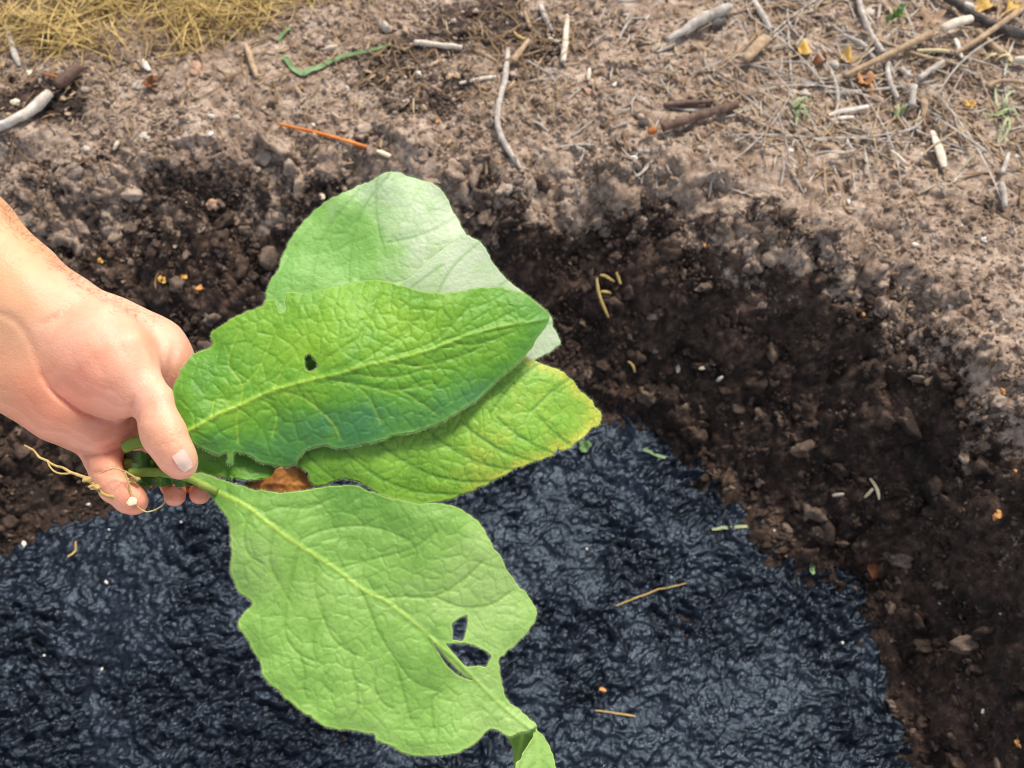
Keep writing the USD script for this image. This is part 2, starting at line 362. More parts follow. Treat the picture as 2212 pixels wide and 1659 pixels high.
def clod_points(step, x0=-0.8, x1=0.8, y0=-0.3, y1=1.25):
    gx, gy = np.meshgrid(np.arange(x0, x1, step), np.arange(y0, y1, step))
    p = np.stack([gx.ravel(), gy.ravel()], 1)
    p += jit.uniform(-0.5, 0.5, p.shape) * step
    return cKDTree(p), jit.uniform(0.3, 1.0, len(p)) * (jit.random(len(p)) < 0.75)


CLODS = [(s, *clod_points(s)) for s in (0.062, 0.034, 0.016, 0.0085)]


def smooth01(t):
    t = np.clip(t, 0, 1)
    return t * t * (3 - 2 * t)


def n2(P, s, seed):
    return meshkit.noise(np.c_[P / s, np.zeros(len(P))], seed) - 0.5


def f2(P, s, seed, o=4):
    return meshkit.fbm(np.c_[P / s, np.zeros(len(P))], o, seed) - 0.5


def ground_height(P):
    """Height of the soil and its moisture at the points P (n x 2)."""
    w = np.c_[n2(P, .09, 1), n2(P, .09, 2)] * 0.035 + np.c_[n2(P, .035, 3), n2(P, .035, 4)] * 0.016
    near = (np.abs(P[:, 0]) < 1.2) & (P[:, 1] > -0.7) & (P[:, 1] < 1.6)
    dr, ir = seg_dist(P + w, RIM)
    df, jf = seg_dist(P + w * 0.5, FLOOR)
    t = np.where(jf, 0.0, np.where(ir, df / np.maximum(df + dr, 1e-6), 1.0))
    s = 0.72 * t + 0.28 * smooth01(t)
    out = np.where(ir, 0, dr)
    z = -DEPTH * (1 - s) - 0.022 * np.exp(-out / 0.05) * (t > 0) * s - 0.02 * smooth01(np.where(jf, df / 0.05, 0))
    slope = np.where(ir & ~jf, 1.0, np.exp(-out / 0.05)) * (~jf)
    rough = 0.28 + 0.72 * np.clip(slope, 0, 1)
    z += f2(P, 0.11, 11) * 0.040 * rough * rough + f2(P, 0.03, 12) * 0.012 * rough + f2(P, 0.6, 14) * 0.02
    for (step, tree, amp), a in zip(CLODS, (0.017, 0.011, 0.0055, 0.0026)):
        d, i = tree.query(P, workers=-1)
        z += np.where(near, a * rough * amp[i] * np.sqrt(np.clip(1 - (d / (0.62 * step)) ** 2, 0, 1)), 0)
    z += f2(P, 0.006, 15, 3) * 0.0028
    Q3 = np.c_[P, z]
    f3 = lambda sc, seed, o=3: meshkit.fbm(Q3 / sc, o, seed) - 0.5
    wet = smooth01((DEPTH * (1 - s) - 0.006) / 0.066 + (f3(.09, 21) * 1.3 + f3(.026, 22) * 1.7 + f3(.008, 24) * 1.6) * (0.25 + 0.75 * slope) + .17 * slope)
    # the two damp spots on the flat: behind the forked twig and beside the bleached stick
    for (cx, cy), rr, k in ((on_plane([(1010, 60)], 0)[0], 0.085, 0.8), (on_plane([(75, 232)], 0)[0], 0.04, 1.0), (on_plane([(900, 175)], 0)[0], 0.06, 0.7), (on_plane([(430, 360)], 0)[0], 0.045, .8)):
        wet = np.maximum(wet, k * smooth01(1.5 - np.hypot(P[:, 0] - cx, (P[:, 1] - cy) * 1.3) / rr + f2(P, 0.04, 23) * 2.2))
    return z, wet


STEP = 0.0018
fx = np.arange(-0.66, 0.66, STEP)
fy = np.arange(-0.14, 0.98, STEP)
far = np.array([0.01, 0.03, 0.06, 0.1, 0.16, 0.25, 0.4, 0.7, 1.2, 2.2, 4, 8, 16, 40])
gx = np.r_[fx[0] - far[::-1], fx, fx[-1] + far]
gy = np.r_[fy[0] - far[::-1], fy, fy[-1] + far]
GX, GY = np.meshgrid(gx, gy)
GP = np.stack([GX.ravel(), GY.ravel()], 1)
gz, gw = ground_height(GP)
nx, ny = len(gx), len(gy)
i, j = np.meshgrid(np.arange(ny - 1), np.arange(nx - 1), indexing='ij')
a = i * nx + j
gf = np.concatenate([np.stack([a, a + 1, a + nx + 1], -1).reshape(-1, 3), np.stack([a, a + nx + 1, a + nx], -1).reshape(-1, 3)])
GV = np.c_[GP, gz]
dzx, dzy = np.gradient(gaussian_filter(gz.reshape(ny, nx), 5), gx, axis=1).ravel(), np.gradient(gaussian_filter(gz.reshape(ny, nx), 5), gy, axis=0).ravel()
steep = np.clip(np.hypot(dzx, dzy) / .9, 0, 1)
nn = np.c_[-dzx, -dzy, np.ones(len(GP))]; nn /= np.linalg.norm(nn, axis=1, keepdims=True)
lump = (meshkit.fbm(GV / .022, 3, 61) - .5) * .016 + np.abs(meshkit.noise(GV / .009, 62) - .5) * .008 + (meshkit.fbm(GV / .004, 2, 63) - .5) * .003
GV = GV + nn * (lump * steep * (np.abs(GP[:, 0]) < .7) * (np.abs(GP[:, 1] - .4) < .6))[:, None]
g = usdkit.mesh(stage, '/World/soil_ground', (GV, gf), SOIL, smooth=True)
UsdGeom.PrimvarsAPI(g).CreatePrimvar('wet', Sdf.ValueTypeNames.FloatArray, 'vertex').Set(Vt.FloatArray.FromNumpy(gw.astype(np.float32)))
data(g.GetPrim(), 'brown crumbly soil ground with a planting hole dug into it', 'ground', kind='structure')
k0 = len(far)
HF = gz.reshape(ny, nx)[k0:k0 + len(fy), k0:k0 + len(fx)]
WF = gw.reshape(ny, nx)[k0:k0 + len(fy), k0:k0 + len(fx)]

# wet mud covering the bottom of the hole
ms = 0.0014
mx_, my_ = np.arange(-0.62, 0.42, ms), np.arange(-0.14, 0.44, ms)
MX, MY = np.meshgrid(mx_, my_)
MP = np.stack([MX.ravel(), MY.ravel()], 1)


def mud_height(P):
    w = np.c_[n2(P, .05, 31), n2(P, .05, 32)] * 0.02 + np.c_[n2(P, .015, 33), n2(P, .015, 34)] * 0.008
    Q = P + w
    d, inside = seg_dist(P, FLOOR)
    d = np.where(inside, d, -d)
    edge = np.exp(-np.maximum(d, 0) / 0.045) * smooth01((d + .012) / .03)
    # ripples: flattened sideways, and stronger where the mud has slid against the wall
    r1 = 1 - np.abs(2 * n2(np.c_[Q[:, 0] * 0.45, Q[:, 1]], 0.012, 35))
    r2 = 1 - np.abs(2 * n2(np.c_[Q[:, 0] * 0.6, Q[:, 1]], 0.0055, 36))
    r3 = n2(Q, 0.0032, 37)
    left = smooth01((-P[:, 0] + 0.0) / 0.25)
    z = -DEPTH - 0.004 + f2(P, 0.10, 38) * 0.016 + f2(np.c_[Q[:, 0] * .6, Q[:, 1]], 0.028, 44, 3) * 0.010
    calm = .28 + .85 * smooth01(.5 + f2(P, 0.06, 47, 3) * 3.2)
    z += calm * (r1 - 0.5) * 0.0046 * (0.08 + 1.0 * edge + 0.25 * left) + (r2 - 0.5) * 0.0010 * (0.3 + 0.8 * edge)
    for (step, amp), sd in zip(((0.0125, -.0040), (0.0085, .0034), (0.0050, -.0026), (0.0034, .0016)), (5, 6, 7, 8)):
        gg = np.random.default_rng(sd)
        cx, cy = np.meshgrid(np.arange(-.66, .46, step), np.arange(-.18, .48, step))
        c = np.c_[cx.ravel(), cy.ravel()] + gg.uniform(-.5, .5, (cx.size, 2)) * step
        hh = gg.uniform(-.3, 1, len(c))
        dq, iq = cKDTree(c * [.75, 1]).query(Q * [.75, 1], workers=-1)
        z += 1.5 * calm * amp * hh[iq] * np.sqrt(np.clip(1 - (dq / (.6 * step)) ** 2, 0, 1))
    z += f2(P, 0.0040, 45, 3) * 0.0030 + f2(P, 0.02, 46, 3) * 0.006 * edge
    big = 1 - np.abs(2 * n2(np.c_[Q[:, 0] + 0.6 * Q[:, 1], 0.4 * Q[:, 1] - 0.3 * Q[:, 0]], 0.014, 39))
    z += (big - 0.4) * 0.017 * edge * smooth01((P[:, 0] - 0.02) / 0.12)
    # small pock marks
    return z, d


mz, md = mud_height(MP)
PT = cKDTree(jit.uniform([-0.6, -0.14], [0.42, 0.42], (110, 2)))
pr = jit.uniform(0.0025, 0.0055, 110)
dd, ii = PT.query(MP, workers=-1)
q = dd / pr[ii]
mz += 0.0014 * np.exp(-((q - 1) / 0.3) ** 2) - 0.0016 * np.exp(-(q / 0.8) ** 2)
keep = (md > -0.045)
mnx, mny = len(mx_), len(my_)
i, j = np.meshgrid(np.arange(mny - 1), np.arange(mnx - 1), indexing='ij')
a = (i * mnx + j).ravel()
quads = np.stack([a, a + 1, a + mnx + 1, a + mnx], 1)
quads = quads[keep[quads].all(1)]
used_v = np.unique(quads)
remap = np.full(len(MP), -1); remap[used_v] = np.arange(len(used_v))
quads = remap[quads]
mf = np.vstack([quads[:, [0, 1, 2]], quads[:, [0, 2, 3]]])
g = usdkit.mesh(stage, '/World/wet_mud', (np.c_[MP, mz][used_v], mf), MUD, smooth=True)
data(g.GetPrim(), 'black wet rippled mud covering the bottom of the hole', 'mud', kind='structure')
MG = np.where(keep, mz, -9).reshape(mny, mnx)


def lookup(grid, x, y, x0, y0, s):
    return map_coordinates(grid, [(np.asarray(y) - y0) / s, (np.asarray(x) - x0) / s], order=1, mode='nearest')


def surface_z(x, y):
    x, y = np.asarray(x, float), np.asarray(y, float)
    zg = lookup(HF, x, y, fx[0], fy[0], STEP)
    inside = (x > mx_[0]) & (x < mx_[-1]) & (y > my_[0]) & (y < my_[-1])
    return np.maximum(zg, np.where(inside, lookup(MG, x, y, mx_[0], my_[0], ms), -9))


def cast(px, py):
    """Where the line of sight through (px, py) first meets the soil or the mud."""
    px, py = np.atleast_1d(np.asarray(px, float)), np.atleast_1d(np.asarray(py, float))
    ds = np.linspace(0.45, 1.7, 700)
    p = at(px[:, None], py[:, None], ds[None])
    under = p[..., 2] < surface_z(p[..., 0], p[..., 1])
    k = np.maximum(under.argmax(1), 1)
    lo, hi = ds[k - 1], ds[k]
    for _ in range(8):
        mid = (lo + hi) / 2
        q = at(px, py, mid)
        u = q[:, 2] < surface_z(q[:, 0], q[:, 1])
        hi, lo = np.where(u, mid, hi), np.where(u, lo, mid)
    return at(px, py, hi), hi


def in_view(p, margin=60):
    v = p - CAM
    d = v @ F_
    px, py = 1106 + FP * (v @ R_) / d, 829.5 - FP * (v @ U_) / d
    return (px > -margin) & (px < 2212 + margin) & (py > -margin) & (py < 1659 + margin), px, py, d


# ------------------------------------------------------------------ loose crumbs of soil (uncountable)
def crumbs():
    holder = UsdGeom.PointInstancer.Define(stage, '/World/soil_crumbs')
    protos = []
    k = 0
    for mat in (SOIL_DRY, SOIL_MOIST, SOIL_WET):
        for s in range(4):
            v, f = blob(1.0, 40 + s, (1, .85, 0.75), sub=2, rough=0.8)
            g = usdkit.mesh(stage, f'/World/soil_crumbs/crumb_{k:03d}' if k else '/World/soil_crumbs/crumb', (v, f), mat, smooth=True)
            protos.append(g.GetPath()); k += 1
    N = 150000
    x, y = rng.uniform(-0.64, 0.64, N), rng.uniform(-0.12, 0.95, N)
    z = lookup(HF, x, y, fx[0], fy[0], STEP)
    wv = lookup(WF, x, y, fx[0], fy[0], STEP)
    gyv, gxv = np.gradient(HF, STEP)
    sl = np.hypot(lookup(gaussian_filter(gxv, 12), x, y, fx[0], fy[0], STEP), lookup(gaussian_filter(gyv, 12), x, y, fx[0], fy[0], STEP))
    inm = (x > mx_[0]) & (x < mx_[-1]) & (y > my_[0]) & (y < my_[-1])
    zm = np.where(inm, lookup(MG, x, y, mx_[0], my_[0], ms), -9)
    vis, *_ = in_view(np.c_[x, y, z])
    patch = f2(np.c_[x, y], 0.07, 55)
    prob = np.clip(0.35 + 0.9 * sl + 1.6 * patch, 0.05, 1)
    z = np.where(zm > -8, np.maximum(z, zm - .0004), z)
    spill = np.where(zm > z - .002, rng.random(N) < .30 * np.exp(-np.maximum(seg_dist(np.c_[x, y], FLOOR)[0], 0) / .012), True)
    ok = vis & spill & (rng.random(N) < prob)
    size = 0.0008 * np.exp(rng.exponential(0.42, N))
    size = size * np.where((sl > .35) & (rng.random(N) < .07), 2.2, 1.0)
    size = np.minimum(size, np.where(sl > 0.35, 0.0095, 0.0040))
    x, y, z, wv, size = x[ok], y[ok], z[ok], wv[ok], size[ok]
    lev = np.where(wv + rng.normal(0, .25, len(wv)) > 0.72, 2, np.where(wv + rng.normal(0, .2, len(wv)) > 0.40, 1, 0))
    idx = lev * 4 + rng.integers(0, 4, len(x))
    holder.CreatePrototypesRel().SetTargets(protos)
    holder.CreateProtoIndicesAttr(Vt.IntArray.FromNumpy(idx.astype(np.int32)))
    holder.CreatePositionsAttr(Vt.Vec3fArray.FromNumpy(np.c_[x, y, z + size * 0.25].astype(np.float32)))
    sc = size[:, None] * rng.uniform(0.7, 1.3, (len(x), 3))
    holder.CreateScalesAttr(Vt.Vec3fArray.FromNumpy(sc.astype(np.float32)))
    q = rng.normal(size=(len(x), 4)); q /= np.linalg.norm(q, axis=1, keepdims=True)
    holder.CreateOrientationsAttr(Vt.QuathArray([Gf.Quath(float(a), float(b), float(c), float(d)) for a, b, c, d in q]))
    data(holder.GetPrim(), 'loose crumbs and small clods of soil on the ground and hole walls', 'soil', kind='stuff')


crumbs()


# ------------------------------------------------------------------ dry grass and straw litter (uncountable)
def strips(n, px_range, length, width, seed, curl=0.6, lift=0.004, density=None):
    """Thin bent ribbons lying on the soil inside the given view region."""
    r = np.random.default_rng(seed)
    px, py = r.uniform(px_range[0], px_range[2], n), r.uniform(px_range[1], px_range[3], n)
    if density is not None:
        k = r.random(n) < density(px, py)
        px, py = px[k], py[k]
    c, _ = cast(px, py)
    out = []
    for q in c:
        L = r.uniform(*length); w = r.uniform(*width)
        th = r.uniform(0, np.pi); cu = r.normal(0, curl)
        m = 7
        s = np.linspace(-0.5, 0.5, m)
        ang = th + cu * s
        dx = np.cumsum(np.cos(ang)) * L / m; dy = np.cumsum(np.sin(ang)) * L / m
        X, Y = q[0] + dx - dx.mean(), q[1] + dy - dy.mean()
        Z = gaussian_filter1d(surface_z(X, Y), 2) + w * 0.5 + abs(r.normal(0, lift)) + r.normal(0, lift) * s
        p = np.c_[X, Y, Z]
        side = np.c_[-np.sin(ang), np.cos(ang), r.normal(0, .5) * np.ones(m)]
        side /= np.linalg.norm(side, axis=1, keepdims=True)
        ww = (w * np.clip(1.15 - np.abs(s * 2) ** 3, 0.1, 1))[:, None] / 2
        up = np.array([0, 0, w * 0.25])
        v = np.vstack([p + side * ww, p - side * ww, p + up])
        kk = np.arange(m - 1)
        f = np.vstack([np.c_[kk, kk + 1, 2 * m + kk + 1], np.c_[kk, 2 * m + kk + 1, 2 * m + kk], np.c_[m + kk + 1, m + kk, 2 * m + kk],
                       np.c_[m + kk + 1, 2 * m + kk, 2 * m + kk + 1], np.c_[kk + 1, kk, m + kk], np.c_[kk + 1, m + kk, m + kk + 1]])
        out.append((v, f))
    return join(out)


def stuff(name, mesh, mat, label, cat):
    b = np.array([0, 0.6, 0.0])
    g = usdkit.mesh(stage, f'/World/{name}', (mesh[0] - b, mesh[1]), mat, smooth=False)
    g.AddTranslateOp().Set(Gf.Vec3d(*map(float, b)))
    data(g.GetPrim(), label, cat, kind='stuff')


den = lambda x, y: np.clip(1.25 - (y + 40 - 95 * np.exp(-((x - 250) / 330) ** 2)) / 70 - np.maximum(x - 520, 0) / 260, 0, 1)
stuff('dry_grass', strips(5200, (-40, -60, 800, 150), (0.03, 0.12), (0.0006, 0.0016), 101, .8, 0.008, lambda x, y: den(x, y) * np.clip(.62 + 2.2 * n2(np.c_[x, y], 70, 4), .05, 1)), STRAW, 'matted yellow dry grass on the ground at the far left', 'dry grass')
stuff('brown_grass_litter', strips(1500, (-40, -60, 900, 200), (0.015, 0.07), (0.0006, 0.0018), 102, 1.0, 0.005, lambda x, y: np.clip(den(x, y) * .8 + .15, 0, 1)), STRAW_BROWN, 'brown dead grass bits under the yellow dry grass', 'dry grass')
rim_d = lambda x, y: np.clip(1.1 - np.maximum(y - 230 - 120 * (x > 1700), 0) / 150, 0.04, 1)
stuff('straw_litter', strips(900, (-40, -50, 2260, 620), (0.005, 0.03), (0.0007, 0.002), 103, .7, 0.002, lambda x, y: rim_d(x, y) * (0.35 + 0.65 * (x > 1150))), STRAW_DULL, 'scattered short pale straw bits on the soil around the hole', 'straw')
stuff('twig_litter', strips(1200, (-40, -50, 2260, 640), (0.005, 0.035), (0.0007, 0.0024), 104, .6, 0.002, rim_d), STRAW_BROWN, 'scattered brown twig and bark bits on the soil around the hole', 'plant litter')
stuff('grey_litter', strips(260, (1150, -50, 2260, 420), (0.01, 0.045), (0.0011, 0.0026), 105, .5, 0.003), WOOD_GREY, 'scattered thin grey stalk bits on the soil at the far right', 'plant litter')


stuff('twig_tangle', strips(110, (1560, -40, 2260, 320), (0.06, 0.22), (0.0009, 0.0023), 106, .6, 0.004), WOOD_TAN, 'tangle of long thin tan stalks on the soil in the far right corner', 'plant litter')
stuff('grey_twig_tangle', strips(75, (1560, -40, 2260, 330), (0.06, 0.2), (0.001, 0.0026), 107, .7, 0.004), WOOD_GREY, 'tangle of long thin grey twigs on the soil in the far right corner', 'plant litter')
stuff('root_fibres', strips(110, (1010, -20, 1250, 230), (0.015, 0.07), (0.0006, 0.0018), 108, 1.0, 0.006), STRAW_BROWN, 'fine brown root fibres around the top of the wavy root', 'roots')
stuff('bark_flakes', strips(500, (-40, -50, 2260, 420), (0.005, 0.016), (0.002, 0.005), 109, .3, 0.002, rim_d), WOOD_TAN, 'small tan bark flakes scattered over the soil around the hole', 'plant litter')


def grains(n, region, mat, name, label, size, seed, density=None):
    r = np.random.default_rng(seed)
    px, py = r.uniform(region[0], region[2], n), r.uniform(region[1], region[3], n)
    if density is not None:
        k = r.random(n) < density(px, py); px, py = px[k], py[k]
    c, _ = cast(px, py)
    out = []
    for k, q in enumerate(c):
        s = size * np.exp(r.normal(0, .35))
        v, f = blob(s, seed + k % 9, (1, r.uniform(.6, 1), .65), sub=1)
        v = rotz(v, r.uniform(0, 6.3)) + q + [0, 0, s * .3]
        out.append((v, f))
    stuff(name, join(out), mat, label, 'gravel')


grains(1500, (-40, -30, 2260, 560), PEBBLE_TAN, 'tan_grit', 'tan grit grains scattered over the soil around the hole', 0.0017, 201, lambda x, y: np.clip(1.2 - y / 420, .03, 1))
grains(520, (-40, -30, 2260, 900), PEBBLE_GREY, 'grey_grit', 'grey grit grains scattered over the soil around the hole', 0.0019, 202, lambda x, y: np.clip(1.2 - y / 420, .03, 1))
grains(34, (-40, 100, 2260, 1250), PERLITE, 'white_grit', 'tiny white grains scattered over soil and mud', 0.0011, 203)
grains(30, (-40, 100, 2260, 1100), CHIP_ORANGE, 'orange_grit', 'tiny orange bits scattered over soil and mud', 0.0013, 204)


# ------------------------------------------------------------------ twigs and sticks, one by one
def laid(pts, rpx, step=12, sink=0.95, smooth=4, lift=0.0):
    """A path in view coordinates laid on the soil: world path and radii in metres."""
    p = np.c_[np.asarray(pts, float), np.broadcast_to(np.asarray(rpx, float), (len(pts),))]
    s = spline(p, step)
    c, d = cast(s[:, 0], s[:, 1])
    r = s[:, 2] * d / FP
    zs = gaussian_filter1d(c[:, 2], smooth, mode='nearest')
    c[:, 2] = gaussian_filter1d(np.maximum(zs, c[:, 2]), 1.5, mode='nearest') + r * sink + lift + .0012
    r = r * 1.08
    for k in (0, 1):
        c[:, k] = gaussian_filter1d(c[:, k], smooth * .7, mode='nearest')
    return c, r


tw = 0


def twig_mesh(pts, rpx, rough=0.28, sides=9, flat=1.0, **kw):
    global tw
    tw += 1
    c, r = laid(pts, rpx, **kw)
    return tube(c, r, sides, rough, 300 + tw, flat)


def twig(name, pts, rpx, mat, label, cat='twig', **kw):
    return single(name, twig_mesh(pts, rpx, **kw), mat, label, cat)


def compound(name, label, cat, parts):
    """Several meshes that are one thing: [(part name, mesh, material, label or None)]."""
    v = parts[0][1][0]
    base = np.array([*v[:, :2].mean(0), v[:, 2].min()])
    t = thing(name, base, label, cat)
    for pn, mesh, mat, lb in parts:
        part(t, pn, mesh, mat, True, lb)
    return t


compound('weathered_stick', 'thick bleached stick with a dark bark end lying at the left edge', 'stick', [
    ('bare_wood', twig_mesh([(-60, 306), (0, 296), (40, 284), (80, 256), (100, 236), (128, 207)], [8, 8.5, 9, 10, 11, 10], lift=.004), WOOD_WHITE, 'bleached bare wood'),
    ('bark', twig_mesh([(122, 212), (150, 188), (176, 167), (194, 150)], [10, 11, 10, 7], lift=.004), WOOD_BROWN, 'dark bark end')])
compound('plant_stalk', 'bright orange plant stem with a cream tip on the hole rim', 'plant stem', [
    ('stem', twig_mesh([(592, 272), (640, 284), (700, 299), (760, 315), (806, 331)], [2.6, 3.2, 3.8, 3.8, 3.8], rough=.25, lift=.002), ORANGE, None),
    ('tip', twig_mesh([(804, 330), (830, 342), (859, 352)], [4.2, 4.6, 4.2], rough=.12, lift=.002), CREAM, 'cream tip')])
compound('wavy_root', 'long wavy grey root hanging over the rim behind the leaves', 'root', [
    ('main_root', twig_mesh([(1096, 100), (1097, 135), (1098, 165), (1090, 200), (1072, 240), (1064, 270), (1072, 305), (1098, 335), (1118, 360), (1136, 388)], [5, 5.5, 6, 6, 6, 6, 6, 5.5, 4.5, 3], lift=.002), WOOD_GREY, None),
    ('side_root', twig_mesh([(1092, 190), (1095, 205), (1085, 220), (1100, 195), (1120, 170)], [3.5, 3.5, 3.5, 3.5, 3], lift=.001), WOOD_TAN, None)])
twig('bent_twig', [(880, 97), (910, 99), (940, 104), (985, 108), (1015, 110)], [6, 6, 5, 5, 4], WOOD_PALE, 'pale bent twig pointing at the wavy root from the left')
twig('brown_rootlet', [(1012, 110), (1045, 120), (1070, 135), (1088, 150)], [4, 4, 4, 3], WOOD_TAN, 'thin brown rootlet joining the pale bent twig to the wavy root', 'root')
twig('short_twig', [(978, 187), (1005, 184), (1035, 176), (1085, 170)], [3, 3.5, 4, 4], WOOD_PALE, 'short pale twig touching the middle of the wavy root')
compound('tan_rootlet', 'tan forked rootlet leaning over the top of the wavy root', 'root', [
    ('stem', twig_mesh([(1103, 158), (1112, 135), (1128, 118), (1150, 88)], [6, 7, 6, 4.5], lift=.003), WOOD_TAN, None),
    ('fork', twig_mesh([(1150, 88), (1140, 55), (1128, 20)], [4, 3.5, 2.5], lift=.003), WOOD_TAN, None),
    ('fork', twig_mesh([(1146, 95), (1120, 100), (1105, 88), (1110, 70)], [3, 3, 2.5, 2], lift=.003), STRAW, None)])
compound('knobbed_twig', 'pale upright twig with a side shoot right of the wavy root', 'twig', [
    ('stem', twig_mesh([(1227, 25), (1224, 60), (1217, 95), (1222, 120), (1213, 158)], [4.5, 5.5, 6, 6, 5], lift=.002), WOOD_PALE, None),
    ('shoot', twig_mesh([(1217, 103), (1195, 93), (1175, 84)], [3.5, 3, 3], lift=.001), WOOD_PALE, None)])
twig('grey_stalk', [(1163, 5), (1172, 40), (1185, 70), (1200, 82)], [5, 5.5, 5, 3], WOOD_GREY, 'grey stalk leaning left of the pale upright twig')
twig('thin_sliver', [(1275, 140), (1270, 170), (1268, 188)], [3, 5, 2.5], WOOD_PALE, 'small pale sliver standing alone right of the pale upright twig', 'wood sliver')
twig('brown_thread', [(1268, 190), (1285, 212), (1310, 238)], [2, 2, 1.5], WOOD_BROWN, 'thin brown thread below the small pale sliver', 'root')
compound('split_log_piece', 'broad split grey wood piece with a hollow at the far edge', 'wood piece', [
    ('wood', twig_mesh([(1425, 108), (1465, 88), (1510, 60), (1560, 38), (1592, 22)], [5, 9, 11, 10, 6], rough=.45, sides=12, lift=.004), WOOD_GREY, None),
    ('hollow', twig_mesh([(1520, 74), (1550, 60), (1578, 46)], [7, 10, 7], rough=.4, lift=-.001), WOOD_DARK, 'dark hollow'),  # dark wood tube laid where the hollow is
    ('splinter', twig_mesh([(1470, 96), (1440, 110), (1405, 122)], [5, 4, 2.5], rough=.3), WOOD_GREY, None)])
twig('wood_chip', [(1594, 160), (1612, 142), (1640, 112), (1660, 94)], [9, 12, 13, 11], WOOD_TAN, 'stubby tan wood chip below the split grey wood piece', 'wood chip', sides=7, flat=.6, rough=.18, smooth=4, lift=.006)
twig('straight_twig', [(1620, 0), (1638, 32), (1655, 62), (1670, 82)], [6.5, 6.5, 6, 5], WOOD_GREY, 'straight grey twig running from the far edge towards the tan wood chip')
compound('purple_brown_stick', 'purple brown stick with a rusty broken end on the rim', 'stick', [
    ('wood', twig_mesh([(1415, 294), (1450, 284), (1500, 268), (1550, 252), (1602, 236)], [8, 8.5, 9, 9, 7], lift=.004), WOOD_BROWN, None),
    ('broken_end', twig_mesh([(1392, 302), (1403, 298), (1418, 293)], [4, 7, 8], lift=.004), RUST, 'rusty broken end')])
twig('dark_stick', [(1420, 235), (1460, 231), (1510, 228), (1560, 222)], [5, 6, 5.5, 4], WOOD_BROWN, 'short dark stick lying just behind the purple brown stick', 'stick')
twig('charred_piece', [(1368, 275), (1388, 273), (1408, 276)], [5, 8, 5], WOOD_DARK, 'small black charred piece left of the purple brown stick', 'charcoal', flat=.6)

compound('long_twig', 'long tan twig with a frayed thick end crossing the far right corner', 'twig', [
    ('stem', twig_mesh([(1800, 190), (1843, 170), (1876, 156), (1918, 136), (1960, 113), (2012, 90)], [4, 5, 6, 6.5, 6.5, 7.5], lift=.008), WOOD_TAN, None),
    ('frayed_end', twig_mesh([(2008, 92), (2051, 74), (2075, 66), (2096, 58)], [8, 10, 10, 8], lift=.008, flat=.7), WOOD_PALE, 'frayed pale end')])
twig('upright_grey_twig', [(1846, -20), (1851, 33), (1868, 80), (1882, 105), (1912, 140)], [5, 5.5, 5.5, 5.5, 5], WOOD_GREY, 'grey twig running from the far edge down to the long tan twig', lift=.004)
twig('thin_crossing_twig', [(1843, 68), (1876, 92), (1943, 117), (1981, 130), (2060, 148), (2100, 160)], [3, 3.5, 3, 3, 3, 2.5], WOOD_TAN, 'thin brown twig crossing under the long tan twig', lift=.003)
twig('grey_spike', [(1805, 80), (1843, 94), (1883, 120)], [3.5, 5, 4.5], WOOD_GREY, 'short grey spike left of the upright grey twig', lift=.002)
twig('grey_sliver', [(1858, 106), (1872, 122), (1892, 143)], [3, 3.5, 3], WOOD_GREY, 'thin grey sliver ending on the long tan twig', lift=.002)
twig('hooked_twig', [(1918, 138), (1903, 152), (1905, 175), (1920, 205), (1942, 234)], [5, 5.5, 5.5, 5, 4], WOOD_GREY, 'curved grey twig hanging below the long tan twig', lift=.003)
compound('forked_twig', 'pale grey Y shaped twig standing on bare soil at the right', 'twig', [
    ('stem', twig_mesh([(1957, 266), (1960, 235), (1964, 194)], [6.5, 6.5, 7], lift=.008), WOOD_GREY, None),
    ('left_arm', twig_mesh([(1964, 198), (1954, 176), (1926, 157)], [5.5, 5, 4], lift=.008), WOOD_GREY, None),
    ('right_arm', twig_mesh([(1963, 200), (1993, 171), (2040, 147)], [6, 5.5, 4.5], lift=.008), WOOD_GREY, None)])
twig('slanted_stalk', [(2040, 140), (2080, 117), (2118, 95), (2160, 63), (2215, 28)], [4, 5, 6, 6, 6], WOOD_TAN, 'slanted tan stalk rising to the far right corner behind the yellow leaf', lift=.006)
compound('dark_branch', 'dark branch with a peeled white spot in the far right corner', 'branch', [
    ('wood', twig_mesh([(2005, -15), (2060, 25), (2105, 54), (2150, 76), (2225, 98)], [8, 8, 8, 9, 9], lift=.003), WOOD_DARK, None),
    ('peeled_spot', twig_mesh([(2064, 22), (2083, 36), (2101, 48)], [5, 6, 5], lift=.008), WOOD_WHITE, 'peeled pale spot')])
compound('pale_ended_stalk', 'dull stalk with a creamy broken end at the right edge', 'plant stem', [
    ('stem', twig_mesh([(2098, 66), (2118, 97), (2151, 125), (2172, 137)], [5, 6, 6, 6], lift=.003), WOOD_TAN, None),
    ('broken_end', twig_mesh([(2170, 136), (2195, 142), (2225, 150)], [6, 8, 8], lift=.003), WOOD_PALE, 'creamy end')])
twig('curled_stalk', [(2120, 206), (2130, 190), (2149, 180), (2178, 183), (2225, 197)], [4, 4.5, 4.5, 4, 4], WOOD_TAN, 'curled tan stalk right of the Y shaped twig', 'plant stem', lift=.004)
twig('brown_stalk', [(1985, 196), (2000, 228), (1996, 245), (1987, 270)], [4, 7, 6, 4], WOOD_TAN, 'flat brown stalk just right of the Y shaped twig stem', 'plant stem', flat=.5)
twig('white_straw', [(2054, 84), (2060, 110), (2066, 127), (2076, 148)], [4, 5, 4, 3], WOOD_WHITE, 'white straw piece standing between the thin brown twig and dark branch', 'straw', lift=.004, flat=.6)
twig('yellow_straw', [(1960, 121), (2000, 124), (2021, 115), (2058, 126)], [3, 3.5, 3.5, 3], STRAW_PALE, 'yellow jointed straw beside the white straw piece', 'straw', lift=.004)
